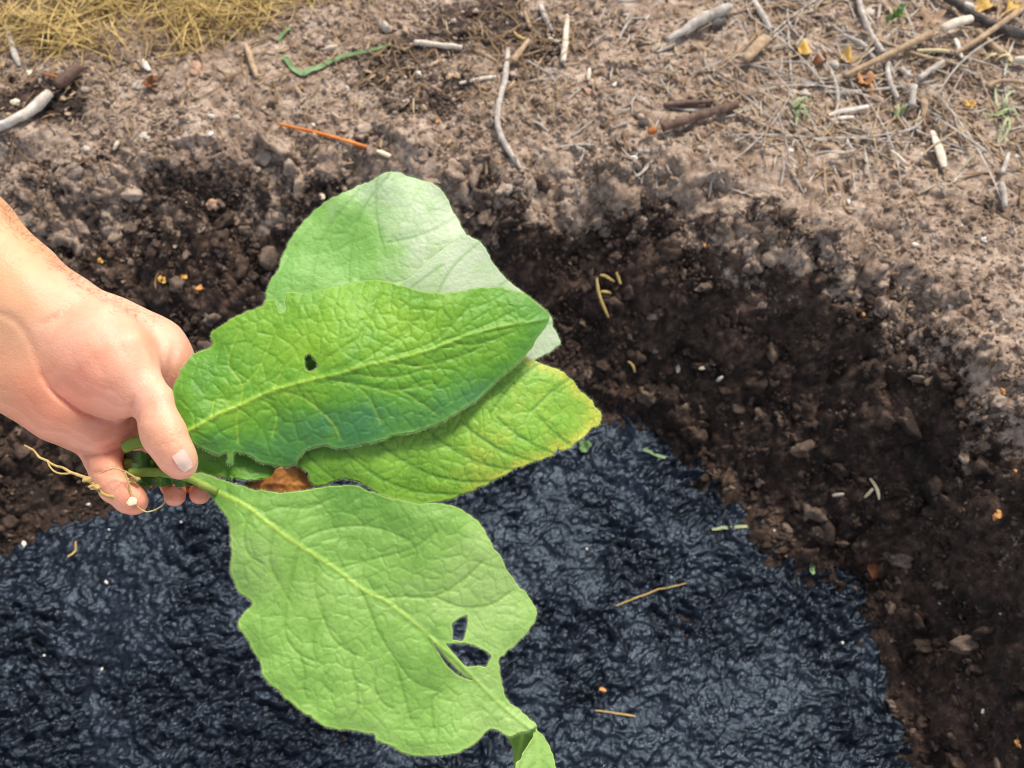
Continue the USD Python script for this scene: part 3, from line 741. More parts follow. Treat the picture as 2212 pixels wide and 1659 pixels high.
compound('straw_bundle', 'bundle of bleached straw fibres lying left of the Y shaped twig', 'straw', [
    ('fibre', twig_mesh([(1772, 262), (1810, 252), (1850, 246), (1893, 234)], [3, 6, 5, 4], flat=.6, lift=.003), WOOD_WHITE, None),
    ('fibre', twig_mesh([(1776, 270), (1815, 266), (1855, 258)], [3, 5, 3], flat=.6, lift=.002), WOOD_WHITE, None),
    ('fibre', twig_mesh([(1768, 274), (1800, 274), (1840, 266)], [2, 4, 2], flat=.6, lift=.001), WOOD_PALE, None)])
twig('flat_splinter', [(2003, 280), (2014, 315), (2022, 345), (2038, 388)], [5, 8, 9, 6], WOOD_PALE, 'flat tan splinter lying below the Y shaped twig', 'wood splinter', flat=.4, rough=.2, lift=.003)
twig('fine_splinter', [(1908, 322), (1935, 344), (1962, 371)], [2.5, 3.5, 3], WOOD_PALE, 'fine pale splinter left of the flat tan splinter', 'wood splinter', lift=.002)
compound('jointed_twig', 'jointed grey twig standing near the right edge below the grass tuft', 'twig', [
    ('stem', twig_mesh([(2177, 325), (2170, 355), (2157, 380), (2153, 395)], [3, 4.5, 5, 5], lift=.003), WOOD_GREY, None),
    ('lower_stem', twig_mesh([(2153, 392), (2158, 420), (2166, 470)], [6, 6, 4.5], lift=.003), WOOD_GREY, None)])
twig('white_peg', [(818, 52), (832, 66), (845, 81)], [8, 9, 8], WOOD_GREY, 'stubby grey peg behind the green grass blade', 'wood piece', rough=.15)
twig('white_bark_flake', [(292, 124), (315, 143), (338, 170)], [5, 7.5, 4], WOOD_WHITE, 'white bark flake below the matted dry grass', 'bark', flat=.5)
twig('grey_root_piece', [(14, 50), (24, 90), (40, 135), (52, 165)], [5, 6, 6, 3], WOOD_GREY, 'grey bent root piece at the left edge below the dry grass', 'root')
twig('brown_root_piece', [(528, 90), (540, 130), (555, 165), (562, 185)], [5, 6, 6, 4], WOOD_TAN, 'brown root piece left of the green grass blade', 'root')
twig('rusty_stick', [(90, 168), (125, 178), (166, 188)], [2.5, 3, 2.5], RUST, 'thin rusty stick over the damp spot beside the bleached stick', 'twig', lift=.004)
twig('white_shard', [(245, 340), (256, 322), (266, 306)], [2, 4, 3], WOOD_PALE, 'white pointed shard on the rim above the forearm', 'wood sliver', lift=.002)
twig('tan_straw', [(690, 118), (715, 112), (745, 105)], [3, 4, 3], WOOD_PALE, 'tan straw just above the green grass blade', 'straw', lift=.002)
twig('orange_straw', [(330, 140), (372, 128), (420, 122)], [2.5, 3, 2.5], STRAW, 'thin tan straw in front of the dry grass mat', 'straw', lift=.004)


# grass blades
def blade(pts, wpx, step=10, lift=0.003, arch=0.0):
    p = np.c_[np.asarray(pts, float), np.broadcast_to(np.asarray(wpx, float), (len(pts),))]
    s = spline(p, step)
    c, d = cast(s[:, 0], s[:, 1])
    w = s[:, 2] * d / FP
    t = np.linspace(0, 1, len(c))
    c[:, 2] = gaussian_filter1d(np.maximum(gaussian_filter1d(c[:, 2], 2, mode='nearest'), c[:, 2] - .0008), 1.5, mode='nearest') + lift + arch * np.sin(np.pi * t)
    tan = np.gradient(c, axis=0); tan /= np.linalg.norm(tan, axis=1, keepdims=True)
    side = np.cross(tan, [0, 0, 1.0]); side /= np.linalg.norm(side, axis=1, keepdims=True)
    dn = np.array([0, 0, 0.0012])
    L, M, Rr = c + side * w[:, None], c - dn * (w[:, None] / 0.003), c - side * w[:, None]
    n = len(c)
    v = np.vstack([L, M, Rr, L - [0, 0, .0005], M - [0, 0, .0005], Rr - [0, 0, .0005]])
    k = np.arange(n - 1)
    f = []
    for a, b in ((0, 1), (1, 2)):
        f += [np.c_[a * n + k, b * n + k, b * n + k + 1], np.c_[a * n + k, b * n + k + 1, a * n + k + 1]]
        f += [np.c_[(b + 3) * n + k, (a + 3) * n + k, (b + 3) * n + k + 1], np.c_[(b + 3) * n + k + 1, (a + 3) * n + k, (a + 3) * n + k + 1]]
    for a, sgn in ((0, 1), (2, -1)):
        q = np.c_[a * n + k, a * n + k + 1, (a + 3) * n + k + 1], np.c_[a * n + k, (a + 3) * n + k + 1, (a + 3) * n + k]
        f += [x[:, ::sgn] for x in q]
    return v, np.vstack(f)


compound('folded_grass_blade', 'green folded grass blade lying on the soil behind the orange stem', 'grass blade', [
    ('short_half', blade([(612, 126), (625, 142), (640, 156), (656, 166)], [3, 5, 6, 7], lift=.004), GRASS, None),
    ('long_half', blade([(654, 166), (685, 152), (730, 134), (790, 116), (846, 102)], [7, 7, 5.5, 4.5, 3], lift=.004), GRASS, None)])
single('small_grass_blade', blade([(600, 92), (612, 80), (630, 66)], [3, 4, 3], lift=.003), GRASS, 'small green grass blade above the folded green blade', 'grass blade')
single('curved_grass_blade', blade([(2063, 1266), (2090, 1288), (2112, 1320), (2121, 1345), (2118, 1366)], [3.2, 4, 4, 3.2, 2], lift=.003), GRASS, 'curved green grass blade on the dark soil right of the mud', 'grass blade')
single('green_clipping', blade([(1389, 972), (1412, 980), (1436, 992)], [3, 4, 3], lift=.002), GRASS, 'short green clipping on the mud beside the yellow tipped leaf', 'grass blade')
single('upright_clipping', blade([(1748, 1210), (1752, 1225), (1756, 1242)], [3, 5, 4], lift=.003), GRASS, 'bright green clipping where the mud meets the wall', 'grass blade')
single('straw_coloured_blade', blade([(1537, 1145), (1570, 1141), (1614, 1138)], [2.5, 3.5, 3], lift=.002), GRASS_PALE, 'pale green flat clipping on the upper right part of the mud', 'grass blade')
single('fine_straw', blade([(1330, 1310), (1380, 1290), (1430, 1273), (1480, 1262)], [1.0, 1.4, 1.4, 1.0], lift=.0025), STRAW, 'long fine straw on the mud right of the lowest leaf', 'straw')
single('orange_fibre', blade([(1285, 1535), (1330, 1541), (1372, 1548)], [1.0, 1.6, 1.4], lift=.0025), STRAW, 'orange fibre on the mud right of the twisted leaf tip', 'straw')
single('fine_hair_root', blade([(150, 1205), (166, 1190), (165, 1170)], [1.5, 2, 1.4], lift=.003), STRAW, 'fine curved rootlet on the mud below the fingers', 'root')

r = np.random.default_rng(12)


def tuft(name, label, px, py, n, spread, length, mat, w=2.5, ang=(0, 6.28)):
    c, d = cast([px], [py])
    t = thing(name, c[0], label, 'grass tuft')
    for k in range(n):
        a = r.uniform(*ang); L = r.uniform(.5, 1) * length
        x0, y0 = px + r.normal(0, spread * .2), py + r.normal(0, spread * .12)
        pts = [(x0, y0), (x0 + math.cos(a) * L * .5, y0 + math.sin(a) * L * .5), (x0 + math.cos(a + .3) * L, y0 + math.sin(a + .3) * L)]
        part(t, 'blade', blade(pts, [w, w, w * .5], lift=.003, arch=r.uniform(.002, .014)), mat)


tuft('grass_tuft', 'pale green grass tuft at the right edge below the curled stalk', 2165, 252, 9, 40, 70, GRASS_PALE, 2.6)
tuft('green_tuft', 'small yellow green tuft at the foot of the Y shaped twig', 1937, 262, 6, 20, 36, GRASS_PALE, 2.6, (3.6, 5.2))
tuft('faded_tuft', 'faded grass tuft beside the straw bundle', 1712, 240, 8, 26, 46, GRASS_PALE, 2.3)
tuft('yellow_tuft', 'yellowish grass tuft under the dark branch at the right', 2150, 128, 7, 30, 50, STRAW_PALE, 2.3)


# seedling, dry leaves and chips
def flat_leaf(px, py, rx, ry, rot, seed, lift=0.004, lobes=3, curl=0.005):
    """Small curled dry leaf or flake lying on the soil."""
    c, d = cast([px], [py]); c, d = c[0], d[0]
    rr = np.random.default_rng(seed)
    na, nr = 28, 5
    th = np.linspace(0, 2 * np.pi, na, endpoint=False)
    rad = 1 + .16 * np.cos(lobes * th + rr.uniform(0, 6)) + .10 * np.cos((lobes * 2 + 1) * th + rr.uniform(0, 6)) + rr.normal(0, .05, na)
    X, Y = [0.0], [0.0]
    for k in range(1, nr + 1):
        X += list(np.cos(th) * rad * k / nr); Y += list(np.sin(th) * rad * k / nr)
    X, Y = np.array(X), np.array(Y)
    Z = curl * (X ** 2 * rr.uniform(-.5, 1) + Y ** 2 * rr.uniform(0, 1.2)) + rr.normal(0, .0004, len(X)) + curl * .5 * np.sin(X * 4 + seed)
    cs, sn = math.cos(rot), math.sin(rot)
    x = (X * rx * cs - Y * ry * sn) * d / FP; y = (X * rx * sn + Y * ry * cs) * d / FP / 0.78
    top = np.c_[c[0] + x, c[1] + y, c[2] + lift + Z]
    f = [(0, 1 + k, 1 + (k + 1) % na) for k in range(na)]
    for q in range(nr - 1):
        a0, b0 = 1 + q * na, 1 + (q + 1) * na
        for k in range(na):
            k2 = (k + 1) % na
            f += [(a0 + k, b0 + k, b0 + k2), (a0 + k, b0 + k2, a0 + k2)]
    f = np.array(f); n = len(top); e = 1 + (nr - 1) * na
    rim = []
    for k in range(na):
        k2 = (k + 1) % na
        rim += [(e + k, n + e + k, n + e + k2), (e + k, n + e + k2, e + k2)]
    return np.vstack([top, top - [0, 0, .0005]]), np.vstack([f, f[:, ::-1] + n, np.array(rim)])


for args in [
    ('yellow_leaf', (2124, 17, 24, 16, .3, 1), DRYLEAF_YELLOW, 'rounded yellow orange dead leaf beside the dark branch'),
    ('yellow_leaf', (2182, 27, 30, 13, .9, 2), DRYLEAF_YELLOW, 'torn yellow dead leaf in the far right corner'),
    ('brown_leaf', (2008, 42, 26, 20, .4, 3), DRYLEAF_BROWN, 'crumpled beige brown dead leaf left of the dark branch'),
    ('orange_leaf', (1866, 182, 18, 15, .5, 4), DRYLEAF_ORANGE, 'small orange dead leaf below the long tan twig'),
    ('orange_leaf_scrap', (1870, 205, 12, 8, .2, 5), DRYLEAF_ORANGE, 'torn scrap just under the small orange dead leaf'),
    ('yellow_scrap', (1827, 133, 13, 14, .2, 6), DRYLEAF_YELLOW, 'pale yellow leaf scrap left of the grey sliver'),
    ('ochre_scrap', (1735, 112, 16, 16, .2, 7), DRYLEAF_YELLOW, 'ochre leaf scrap right of the tan wood chip'),
    ('red_brown_leaf', (1892, 1224, 24, 20, .5, 8), DRYLEAF_RED, 'red brown dead leaf on the dark wall right of the mud'),
    ('rust_leaf', (1770, 137, 16, 10, .6, 9), DRYLEAF_RED, 'rust coloured leaf scrap between the ochre scrap and yellow scrap'),
    ('yellow_flake', (2090, 232, 14, 8, .2, 10), DRYLEAF_YELLOW, 'yellow flake on bare soil right of the flat brown stalk'),
    ('green_flake', (1262, 968, 13, 11, .4, 11), GRASS, 'green leaf flake on the mud by the yellow tipped leaf edge'),
    ('tan_leaf', (330, 188, 16, 9, .4, 12), DRYLEAF_RED, 'reddish crumbled leaf right of the bleached stick end')]:
    single(args[0], flat_leaf(*args[1]), args[2], args[3], 'leaf')

sp_c, _ = cast([1926], [50])
sprout = thing('seedling', sp_c[0], 'tiny green seedling with three leaves near the far edge at right', 'seedling')
part(sprout, 'stem', twig_mesh([(1912, 20), (1918, 38), (1926, 48)], [2, 2, 2], lift=.004), STRAW_PALE)
for k, a in enumerate([(1938, 33, 10, 6, 2.2), (1928, 53, 10, 7, .5), (1915, 56, 11, 5, 2.4)]):
    part(sprout, 'leaf', flat_leaf(*a[:2], a[2], a[3], -a[4], 30 + k, lift=.01, lobes=2), SPROUT if k == 1 else GRASS)


def stone(name, px, py, rpx, mat, label, cat, seed, squash=(1, .85, .7), rot=0.0, sink=.35, rough=.3, group=None, sub=3):
    c, d = cast([px], [py]); c, s = c[0], rpx * d[0] / FP
    v, f = blob(s, seed, squash, sub, rough)
    v = rotz(v, rot) + c + [0, 0, s * sink]
    single(name, (v, f), mat, label, cat, group)


for k, (px, py, rp, mt, lb, sq) in enumerate([
    (284, 421, 22, PEBBLE_TAN, 'tan pebble protruding from the left wall above the wrist', (1.1, .9, .9)),
    (425, 151, 19, PEBBLE_PINK, 'smooth oval pinkish pebble on the flat soil at the left', (1.1, .7, .6)),
    (163, 370, 22, PEBBLE_GREY, 'biggest rounded grey clod on the rim above the forearm', (1.1, .9, .8)),
    (224, 387, 15, PEBBLE_GREY, 'smaller pale clod right of the biggest grey clod', (1, .9, .8)),
    (458, 443, 15, PEBBLE_PINK, 'pinkish oval pebble on the dark wall left of the top leaf', (1.1, .7, .7)),
    (314, 299, 14, PEBBLE_WHITE, 'whitish pebble on the rim right of the white pointed shard', (1.1, .8, .7)),
    (794, 278, 22, PEBBLE_TAN, 'brownish half buried pebble right of the orange stem', (1.2, .8, .6)),
    (188, 323, 9, PEBBLE_WHITE, 'small whitish pebble between bleached stick and grey clod', (1, .9, .8)),
    (300, 188, 15, PEBBLE_WHITE, 'pale grey pebble in the middle of the flat soil at the left', (1, .9, .8)),
    (695, 425, 9, CHIP_PALE, 'small cream pebble just left of the top leaf edge', (1, .9, .8)),
    (1877, 30, 15, PEBBLE_WHITE, 'pale stone between the upright grey twig and the seedling', (1.1, .9, .7)),
    (1807, 428, 11, PEBBLE_TAN, 'tan clod on the bare slope at the right', (1, .9, .8)),
    (1712, 205, 15, PEBBLE_WHITE, 'light flat stone left of the straw bundle', (1.3, .8, .6)),
    (1738, 205, 12, PEBBLE_WHITE, 'light blocky stone beside the light flat stone', (1, .9, .7)),
    (1800, 145, 15, PEBBLE_WHITE, 'whitish blocky stone below the pale yellow leaf scrap', (1, .9, .8)),
    (35, 222, 10, CHIP_PALE, 'cream pebble in the damp spot at the left edge', (1, .9, .8)),
    (1186, 555, 30, PEBBLE_PINK, 'brown sandy lump on the hole wall right of the top leaf', (1.0, .8, .9)) if False else (67, 160, 10, CHIP_PALE, 'cream pebble beside the grey bent root piece', (1, .9, .8)),
    (570, 340, 18, PEBBLE_TAN, 'flattened tan clod on the rim left of the top leaf', (1.4, .9, .6)),
    (1270, 170 + 30, 12, PEBBLE_PINK, 'reddish brown lump below the small pale sliver', (1.3, .8, .6))]):
    stone('pebble', px, py, rp * .85, mt, lb, 'pebble', 60 + k, sq, rot=k * 1.7, rough=.5, sink=.15)

for k, (px, py, rp, lb) in enumerate([
    (904, 160, 8, 'white granule below the pale bent twig'),
    (752, 192, 6.5, 'white granule below the green folded grass blade'),
    (1328, 183, 9, 'white granule on the flat soil right of the small pale sliver'),
    (1369, 341, 9, 'white granule on the rim below the black charred piece'),
    (1173, 332, 7, 'white granule beside the lower end of the wavy root'),
    (498, 78, 7, 'white granule at the edge of the dry grass'),
    (458, 252, 8, 'white granule straight above the pinkish wall pebble'),
    (676, 271, 8, 'white granule just above the orange stem'),
    (455, 291, 8, 'white granule below its twin left of the orange stem'),
    (1532, 112, 7, 'white granule under the split grey wood piece'),
    (1993, 337, 9, 'white granule left of the flat tan splinter'),
    (1833, 436, 8, 'white granule on the bare slope beside the tan clod'),
    (1977, 529, 8, 'white granule in the middle of the right slope'),
    (2125, 518, 9, 'white granule at the right below the jointed grey twig'),
    (1708, 328, 9, 'whitish flat granule at the top of the bare slope'),
    (2055, 665, 11, 'largest bright white granule where pale slope turns dark'),
    (53, 1176, 11, 'white granule at the left end of the mud'),
    (2030, 1304, 7, 'white granule left of the curved green grass blade'),
    (2162, 1326, 6, 'white granule right of the curved green grass blade'),
    (1818, 1388, 7, 'white granule resting on the rippled right mud edge'),
    (2164, 1469, 8, 'white granule near the right edge below the curved green blade'),
    (2124, 1538, 10, 'triangular white granule on the lower right dark wall'),
    (2168, 1619, 12, 'white granule in the lower right corner'),
    (2039, 1462, 6, 'small white granule at the right foot of the wall'),
    (95, 1416, 6, 'white granule in the middle of the left mud'),
    (230, 1258, 7, 'pinkish white granule on the mud below the fingertips'),
    (220, 1446, 6, 'tiny white granule right of the one in the middle of the left mud'),
    (192, 1090, 8, 'pale granule at the mud edge left of the fingertips'),
    (2196, 340, 8, 'whitish granule at the right edge beside the jointed grey twig'),
    (407, 706, 6, 'grey white granule on the dark wall above the hand')]):
    stone('white_granule', px, py, rp * (.72 if py < 850 else .55), PERLITE, lb, 'granule', 90 + k, (1.1, .8, .7), rot=k * 2.1, rough=.6, sink=.2, group='white granules scattered over soil and mud', sub=2)

for k, (px, py, rp, mt, lb) in enumerate([
    (1517, 794, 10, CHIP_PALE, 'upright cream chip on the dark wall above the mud'),
    (1466, 796, 9, PEBBLE_WHITE, 'greyish chip left of the upright cream chip'),
    (1671, 562, 10, CHIP_ORANGE, 'orange chip in the middle of the dark wall'),
    (2158, 1112, 14, CHIP_ORANGE, 'biggest orange chip on the right wall'),
    (2202, 1609, 11, CHIP_ORANGE, 'ochre chip beside the white granule in the lower right corner'),
    (2003, 1102, 7, CHIP_PALE, 'pale chip on the dark wall left of the biggest orange chip'),
    (2166, 845, 6, CHIP_ORANGE, 'thin orange chip high on the right wall'),
    (352, 606, 10, AMBER, 'amber bit left of the brightest amber bit behind the wrist'),
    (396, 603, 12, AMBER, 'brightest amber bit on the wall behind the wrist'),
    (422, 588, 8, AMBER, 'small amber bit right of the brightest amber bit'),
    (437, 624, 12, CHIP_ORANGE, 'dull orange bit nearest to the front leaf'),
    (217, 561, 8, AMBER, 'lone amber bit close to the forearm'),
    (1208, 1492, 7, CHIP_PALE, 'cream speck') if False else (1300, 1490, 7, CHIP_ORANGE, 'small tan chip on the mud below the torn leaf')]):
    stone('chip', px, py, rp * .85, mt, lb, 'chip', 130 + k, (1.2, .7, .6), rot=k * 1.3, rough=.8, sink=.25)


# fibrous bits on the wall
def fibres(name, label, lines, mat, w=3.0, lift=.006):
    c, _ = cast([lines[0][0][0]], [lines[0][0][1]])
    t = thing(name, c[0], label, 'root')
    for ln in lines:
        part(t, 'fibre', twig_mesh(ln, [w * .7] + [w] * (len(ln) - 2) + [w * .6], lift=lift, rough=.2, sides=6), mat)


fibres('root_tuft', 'tuft of yellow root fibres hanging from the dark wall right of the leaves', [
    [(1288, 600), (1282, 625), (1290, 645), (1305, 690), (1320, 712)], [(1288, 605), (1300, 600), (1315, 615), (1335, 625)], [(1285, 640), (1310, 636), (1328, 647)], [(1325, 590), (1330, 610), (1345, 640)]], STRAW, 3.2)
fibres('yellow_rootlet', 'yellow forked rootlet low on the dark wall', [
    [(1868, 1034), (1876, 1046), (1888, 1062), (1896, 1078), (1890, 1096)], [(1882, 1054), (1878, 1076), (1846, 1092)]], STRAW_PALE, 3.4)
fibres('curled_fibre', 'thin curled brown fibre on the wall beside the leaf notch', [[(1346, 786), (1366, 790), (1376, 806), (1368, 822)]], STRAW, 2.6)
fibres('grey_twig_bit', 'short grey twig bit on the lower dark wall', [[(1780, 1080), (1800, 1078), (1828, 1074)]], WOOD_GREY, 4)
fibres('pale_twig_bit', 'short pale twig bit right of the upright cream chip', [[(1537, 838), (1550, 828), (1565, 818)]], WOOD_GREY, 4)

# ------------------------------------------------------------------ the leaves held in the hand
def vdist(lines, P):
    pts = np.vstack([spline(np.asarray(l, float), 1.5) for l in lines])
    d, i = cKDTree(pts).query(P, workers=-1)
    return d, pts[i]


def leaf(outline, holes, midrib, depth, seed, amp=1.0, cell=34, grid=3.0, laterals=9, fold=0.0, wave=1.0, tip_tone=None, tone0=.5, tone_edge=0.0, tone_fn=None, serr=1.2, midf=1.0, lat=None, fold2=0.0, latpale=0.0, cellamp=1.0):
    """Comfrey-like leaf blade: traced outline in view units, depth(px, py) its distance; returns mesh and attributes."""
    r = np.random.default_rng(seed)
    o = spline(np.array(outline + outline[:1], float), 2.6)[:-1]
    nrm = np.gradient(o, axis=0)[:, ::-1] * [1, -1]
    nrm /= np.maximum(np.linalg.norm(nrm, axis=1, keepdims=True), 1e-9)
    o = o + nrm * gaussian_filter1d(r.normal(0, serr * 2.2, len(o)), 1.6, mode='wrap')[:, None]
    hs = [spline(np.array(h + h[:1], float), 2.6)[:-1] for h in holes]
    poly = Polygon(o, hs).buffer(0)
    if poly.geom_type != 'Polygon':
        poly = max(poly.geoms, key=lambda g: g.area)
    bx0, by0, bx1, by1 = poly.bounds
    gx, gy = np.meshgrid(np.arange(bx0, bx1, grid), np.arange(by0, by1, grid * .866))
    gx[1::2] += grid / 2
    I = np.c_[gx.ravel(), gy.ravel()] + r.uniform(-.3, .3, (gx.size, 2))
    inner = poly.buffer(-grid * .55)
    I = I[shapely.contains_xy(inner, I[:, 0], I[:, 1])]
    rings = [np.asarray(poly.exterior.coords)[:-1]] + [np.asarray(x.coords)[:-1] for x in poly.interiors]
    B = np.vstack([np.c_[[LineString(np.vstack([q, q[:1]])).interpolate(s).coords[0] for s in np.arange(0, LineString(np.vstack([q, q[:1]])).length, grid * .9)]] for q in rings])
    P = np.vstack([B, I])
    tri = Delaunay(P).simplices
    cen = P[tri].mean(1)
    tri = tri[shapely.contains_xy(poly, cen[:, 0], cen[:, 1])]
    ab, ac = P[tri[:, 1]] - P[tri[:, 0]], P[tri[:, 2]] - P[tri[:, 0]]
    flip = (ab[:, 0] * ac[:, 1] - ab[:, 1] * ac[:, 0]) > 0      # counter-clockwise as the camera sees it (py points down)
    tri[flip] = tri[flip][:, ::-1]
    usedv = np.unique(np.r_[tri.ravel(), np.arange(len(B))]); mp = np.full(len(P), -1); mp[usedv] = np.arange(len(usedv)); tri = mp[tri]; P = P[usedv]
    # veins
    mid = spline(np.asarray(midrib, float), 3)
    L = len(mid)
    tan = np.gradient(mid, axis=0); tan /= np.linalg.norm(tan, axis=1, keepdims=True)
    given, lat = lat, [] if lat is None else [spline(np.array(l, float), 3) for l in lat]
    size = math.sqrt(poly.area)
    for side in (-1, 1) if given is None else ():
        for k in range(laterals):
            s = int(L * (0.05 + 0.88 * (k + .25 * (side > 0) + r.uniform(-.15, .15)) / laterals))
            s = min(max(s, 0), L - 1)
            d = tan[s]; nn = np.array([-d[1], d[0]]) * side
            ln = [mid[s]]
            a = math.radians(62 - 14 * k / laterals)
            for q in range(26):
                dirv = math.cos(a) * d + math.sin(a) * nn
                ln.append(ln[-1] + dirv * size * .026)
                a = max(a - math.radians(1.9 + .05 * q), .15)
                if not shapely.contains_xy(poly.buffer(6), *ln[-1]):
                    break
            if len(ln) > 2:
                lat.append(ln)
    dm, near = vdist([mid], P)
    dl, _ = vdist(lat, P)
    wob = np.c_[n2(P, 60, seed), n2(P, 60, seed + 1)] * 14
    tipw = np.clip((P - mid[0]) @ (mid[-1] - mid[0]) / ((mid[-1] - mid[0]) ** 2).sum(), 0, 1)

    def cells(step):
        cx, cy = np.meshgrid(np.arange(bx0 - step, bx1 + step, step), np.arange(by0 - step, by1 + step, step))
        c = np.c_[cx.ravel(), cy.ravel()] + r.uniform(-.48, .48, (cx.size, 2)) * step
        u = np.clip((c - mid[0]) @ (mid[-1] - mid[0]) / ((mid[-1] - mid[0]) ** 2).sum(), 0, 1)
        c = c[r.random(len(c)) < .38 + .6 * u]
        d, _ = cKDTree(c).query(P + wob, k=2, workers=-1)
        return d[:, 1] - d[:, 0]
    c1, c2 = cells(cell * .72), cells(cell * .34)
    edge, _ = cKDTree(B).query(P, workers=-1)
    sat = lambda x: 1 - np.exp(-x)
    local = .65 + .7 * (n2(P, 120, seed + 3) + .5)
    h = (1.1 * sat(np.minimum(dl, dm) / 22) + .46 * cellamp * local * sat(c1 / 7) + .2 * cellamp * sat(c2 / 4)) * np.clip(edge / 30, .2, 1) * amp
    h -= (.30 * np.exp(-(dl / 2.8) ** 2) + .14 * cellamp * np.exp(-(c1 / 2.2) ** 2)) * amp
    h += .8 * np.exp(-(dm / 5.0) ** 2) * amp ** .5 * midf + f2(P, 14, seed + 4, 2) * .5 * amp
    h += wave * (n2(P, 190, seed + 5) * 11 + n2(P, 75, seed + 6) * 4.5 * np.exp(-edge / 70))
    h += fold * np.minimum(dm, 120) / 10
    rel = P - near
    ti = tan[cKDTree(mid).query(P)[1]]
    sd = ti[:, 0] * rel[:, 1] - ti[:, 1] * rel[:, 0]           # > 0 on the side below the midrib
    h -= fold2 * np.maximum(sd, 0) * .217 * (1 - .25 * np.minimum(np.maximum(sd, 0) / 160, 1))
    D = depth(P[:, 0], P[:, 1]) - h / 1000
    top = at(P[:, 0], P[:, 1], D)
    bot = at(P[:, 0], P[:, 1], D + .0007)
    n = len(P)
    e = np.sort(np.vstack([tri[:, [0, 1]], tri[:, [1, 2]], tri[:, [2, 0]]]), 1)
    uq, cnt = np.unique(e, axis=0, return_counts=True)
    bset = {tuple(x) for x in uq[cnt == 1]}
    side = []
    for q in np.vstack([tri[:, [0, 1]], tri[:, [1, 2]], tri[:, [2, 0]]]):
        if tuple(sorted(q)) in bset:
            a, b = q
            side += [(b, a, n + a), (b, n + a, n + b)]
    f = np.vstack([tri, tri[:, ::-1] + n, np.array(side)])
    bi = np.nonzero(mp[:len(B)] >= 0)[0]
    hv_ = []
    tree_in = cKDTree(P[len(bi):])
    far_ = P[len(bi):][tree_in.query(B[bi], k=6)[1]].mean(1)
    od = B[bi] - far_; od /= np.maximum(np.linalg.norm(od, axis=1, keepdims=True), 1e-9)
    for rep_ in range(3):
        jx = B[bi] + r.uniform(-1.2, 1.2, (len(bi), 2))
        ang = r.normal(0, .5, len(bi)); ca, sa = np.cos(ang), np.sin(ang)
        dv = np.c_[od[:, 0] * ca - od[:, 1] * sa, od[:, 0] * sa + od[:, 1] * ca]
        ln_ = r.uniform(2.5, 6.5, len(bi))[:, None]
        d0_ = D[mp[bi]] + .0003
        a0, a1 = at(jx[:, 0] - dv[:, 0] * 1.5, jx[:, 1] - dv[:, 1] * 1.5, d0_), at(jx[:, 0] + dv[:, 0] * ln_[:, 0], jx[:, 1] + dv[:, 1] * ln_[:, 0], d0_ - r.uniform(-.0006, .001, len(bi)))
        wv = np.cross(a1 - a0, F_); wv *= .00005 / np.maximum(np.linalg.norm(wv, axis=1, keepdims=True), 1e-9)
        hv_.append(np.stack([a0 - wv, a0 + wv, a1, a0 + F_ * .0001], 1).reshape(-1, 4, 3))
    hv_ = np.concatenate(hv_); nh = len(hv_)
    base_ = np.arange(nh)[:, None] * 4
    LAST['hairs'] = (hv_.reshape(-1, 3), np.concatenate([base_ + q for q in ([[0, 1, 2]], [[1, 3, 2]], [[3, 0, 2]])]))
    vein = np.exp(-(dm / (5.5 - 3 * tipw)) ** 2) * (1 - .75 * tipw) * midf
    net = np.clip((1 - .7 * latpale) * np.exp(-(dl / 3.2) ** 2) + .55 * cellamp * np.exp(-(c1 / 1.9) ** 2) + .35 * cellamp * np.exp(-(c2 / 1.7) ** 2), 0, 1) * np.clip(dm / 8, 0, 1)
    fuzz = np.exp(-(edge / 4.0) ** 2)
    tone = tone0 + n2(P, 130, seed + 7) * .4 + f2(P, 45, seed + 8, 3) * .35 + tone_edge * np.exp(-edge / 60)
    LE[0] = np.exp(-(edge / 13) ** 2)
    if tone_fn is not None:
        tone = tone + tone_fn(P[:, 0], P[:, 1])
    vein = np.clip(vein + .28 * fuzz + latpale * np.exp(-(dl / 3.0) ** 2) * (1 - tipw), 0, 1)
    return (np.vstack([top, bot]), f), {'vein': np.tile(vein, 2), 'net': np.tile(net, 2), 'tone': np.clip(np.tile(tone, 2), 0, 1)}, P


LE = [0]
LAST = {}


def plane(x0, y0, d0, gx=0.0, gy=0.0, q=0.0):
    """Depth that grows gx, gy per 1000 view units away from (x0, y0)."""
    return lambda x, y: d0 + gx * (x - x0) / 1000 + gy * (y - y0) / 1000 + q * ((x - x0) ** 2 + (y - y0) ** 2) / 1e6


plant = thing('uprooted_plant', at(345, 1010, .405), 'pulled up bunch of broad hairy green leaves with roots held in the hand', 'plant')

OB = [(395, 925), (375, 888), (371, 853), (382, 820), (400, 787), (418, 766), (443, 756), (459, 747), (457, 733), (457, 719), (483, 700), (517, 681), (547, 668), (566, 663), (573, 649),
      (592, 648), (597, 664), (604, 676), (618, 668), (617, 645), (624, 630), (667, 631), (737, 616), (787, 608), (827, 608), (864, 616), (897, 626), (927, 631), (970, 633), (1014, 626), (1060, 620),
      (1097, 625), (1134, 636), (1164, 658), (1184, 677), (1187, 690), (1177, 706), (1164, 728), (1137, 766), (1110, 793), (1070, 826), (1037, 860), (990, 890), (950, 914), (904, 930), (854, 941),
      (804, 957), (737, 967), (700, 963), (662, 972), (645, 992), (633, 1006), (617, 1009), (593, 1006), (563, 999), (540, 984), (520, 977), (506, 976), (503, 1000), (493, 1002), (492, 976), (467, 983),
      (433, 967), (405, 948)]
HB = [[(657, 773), (667, 765), (676, 772), (684, 784), (685, 793), (671, 802), (660, 796)]]
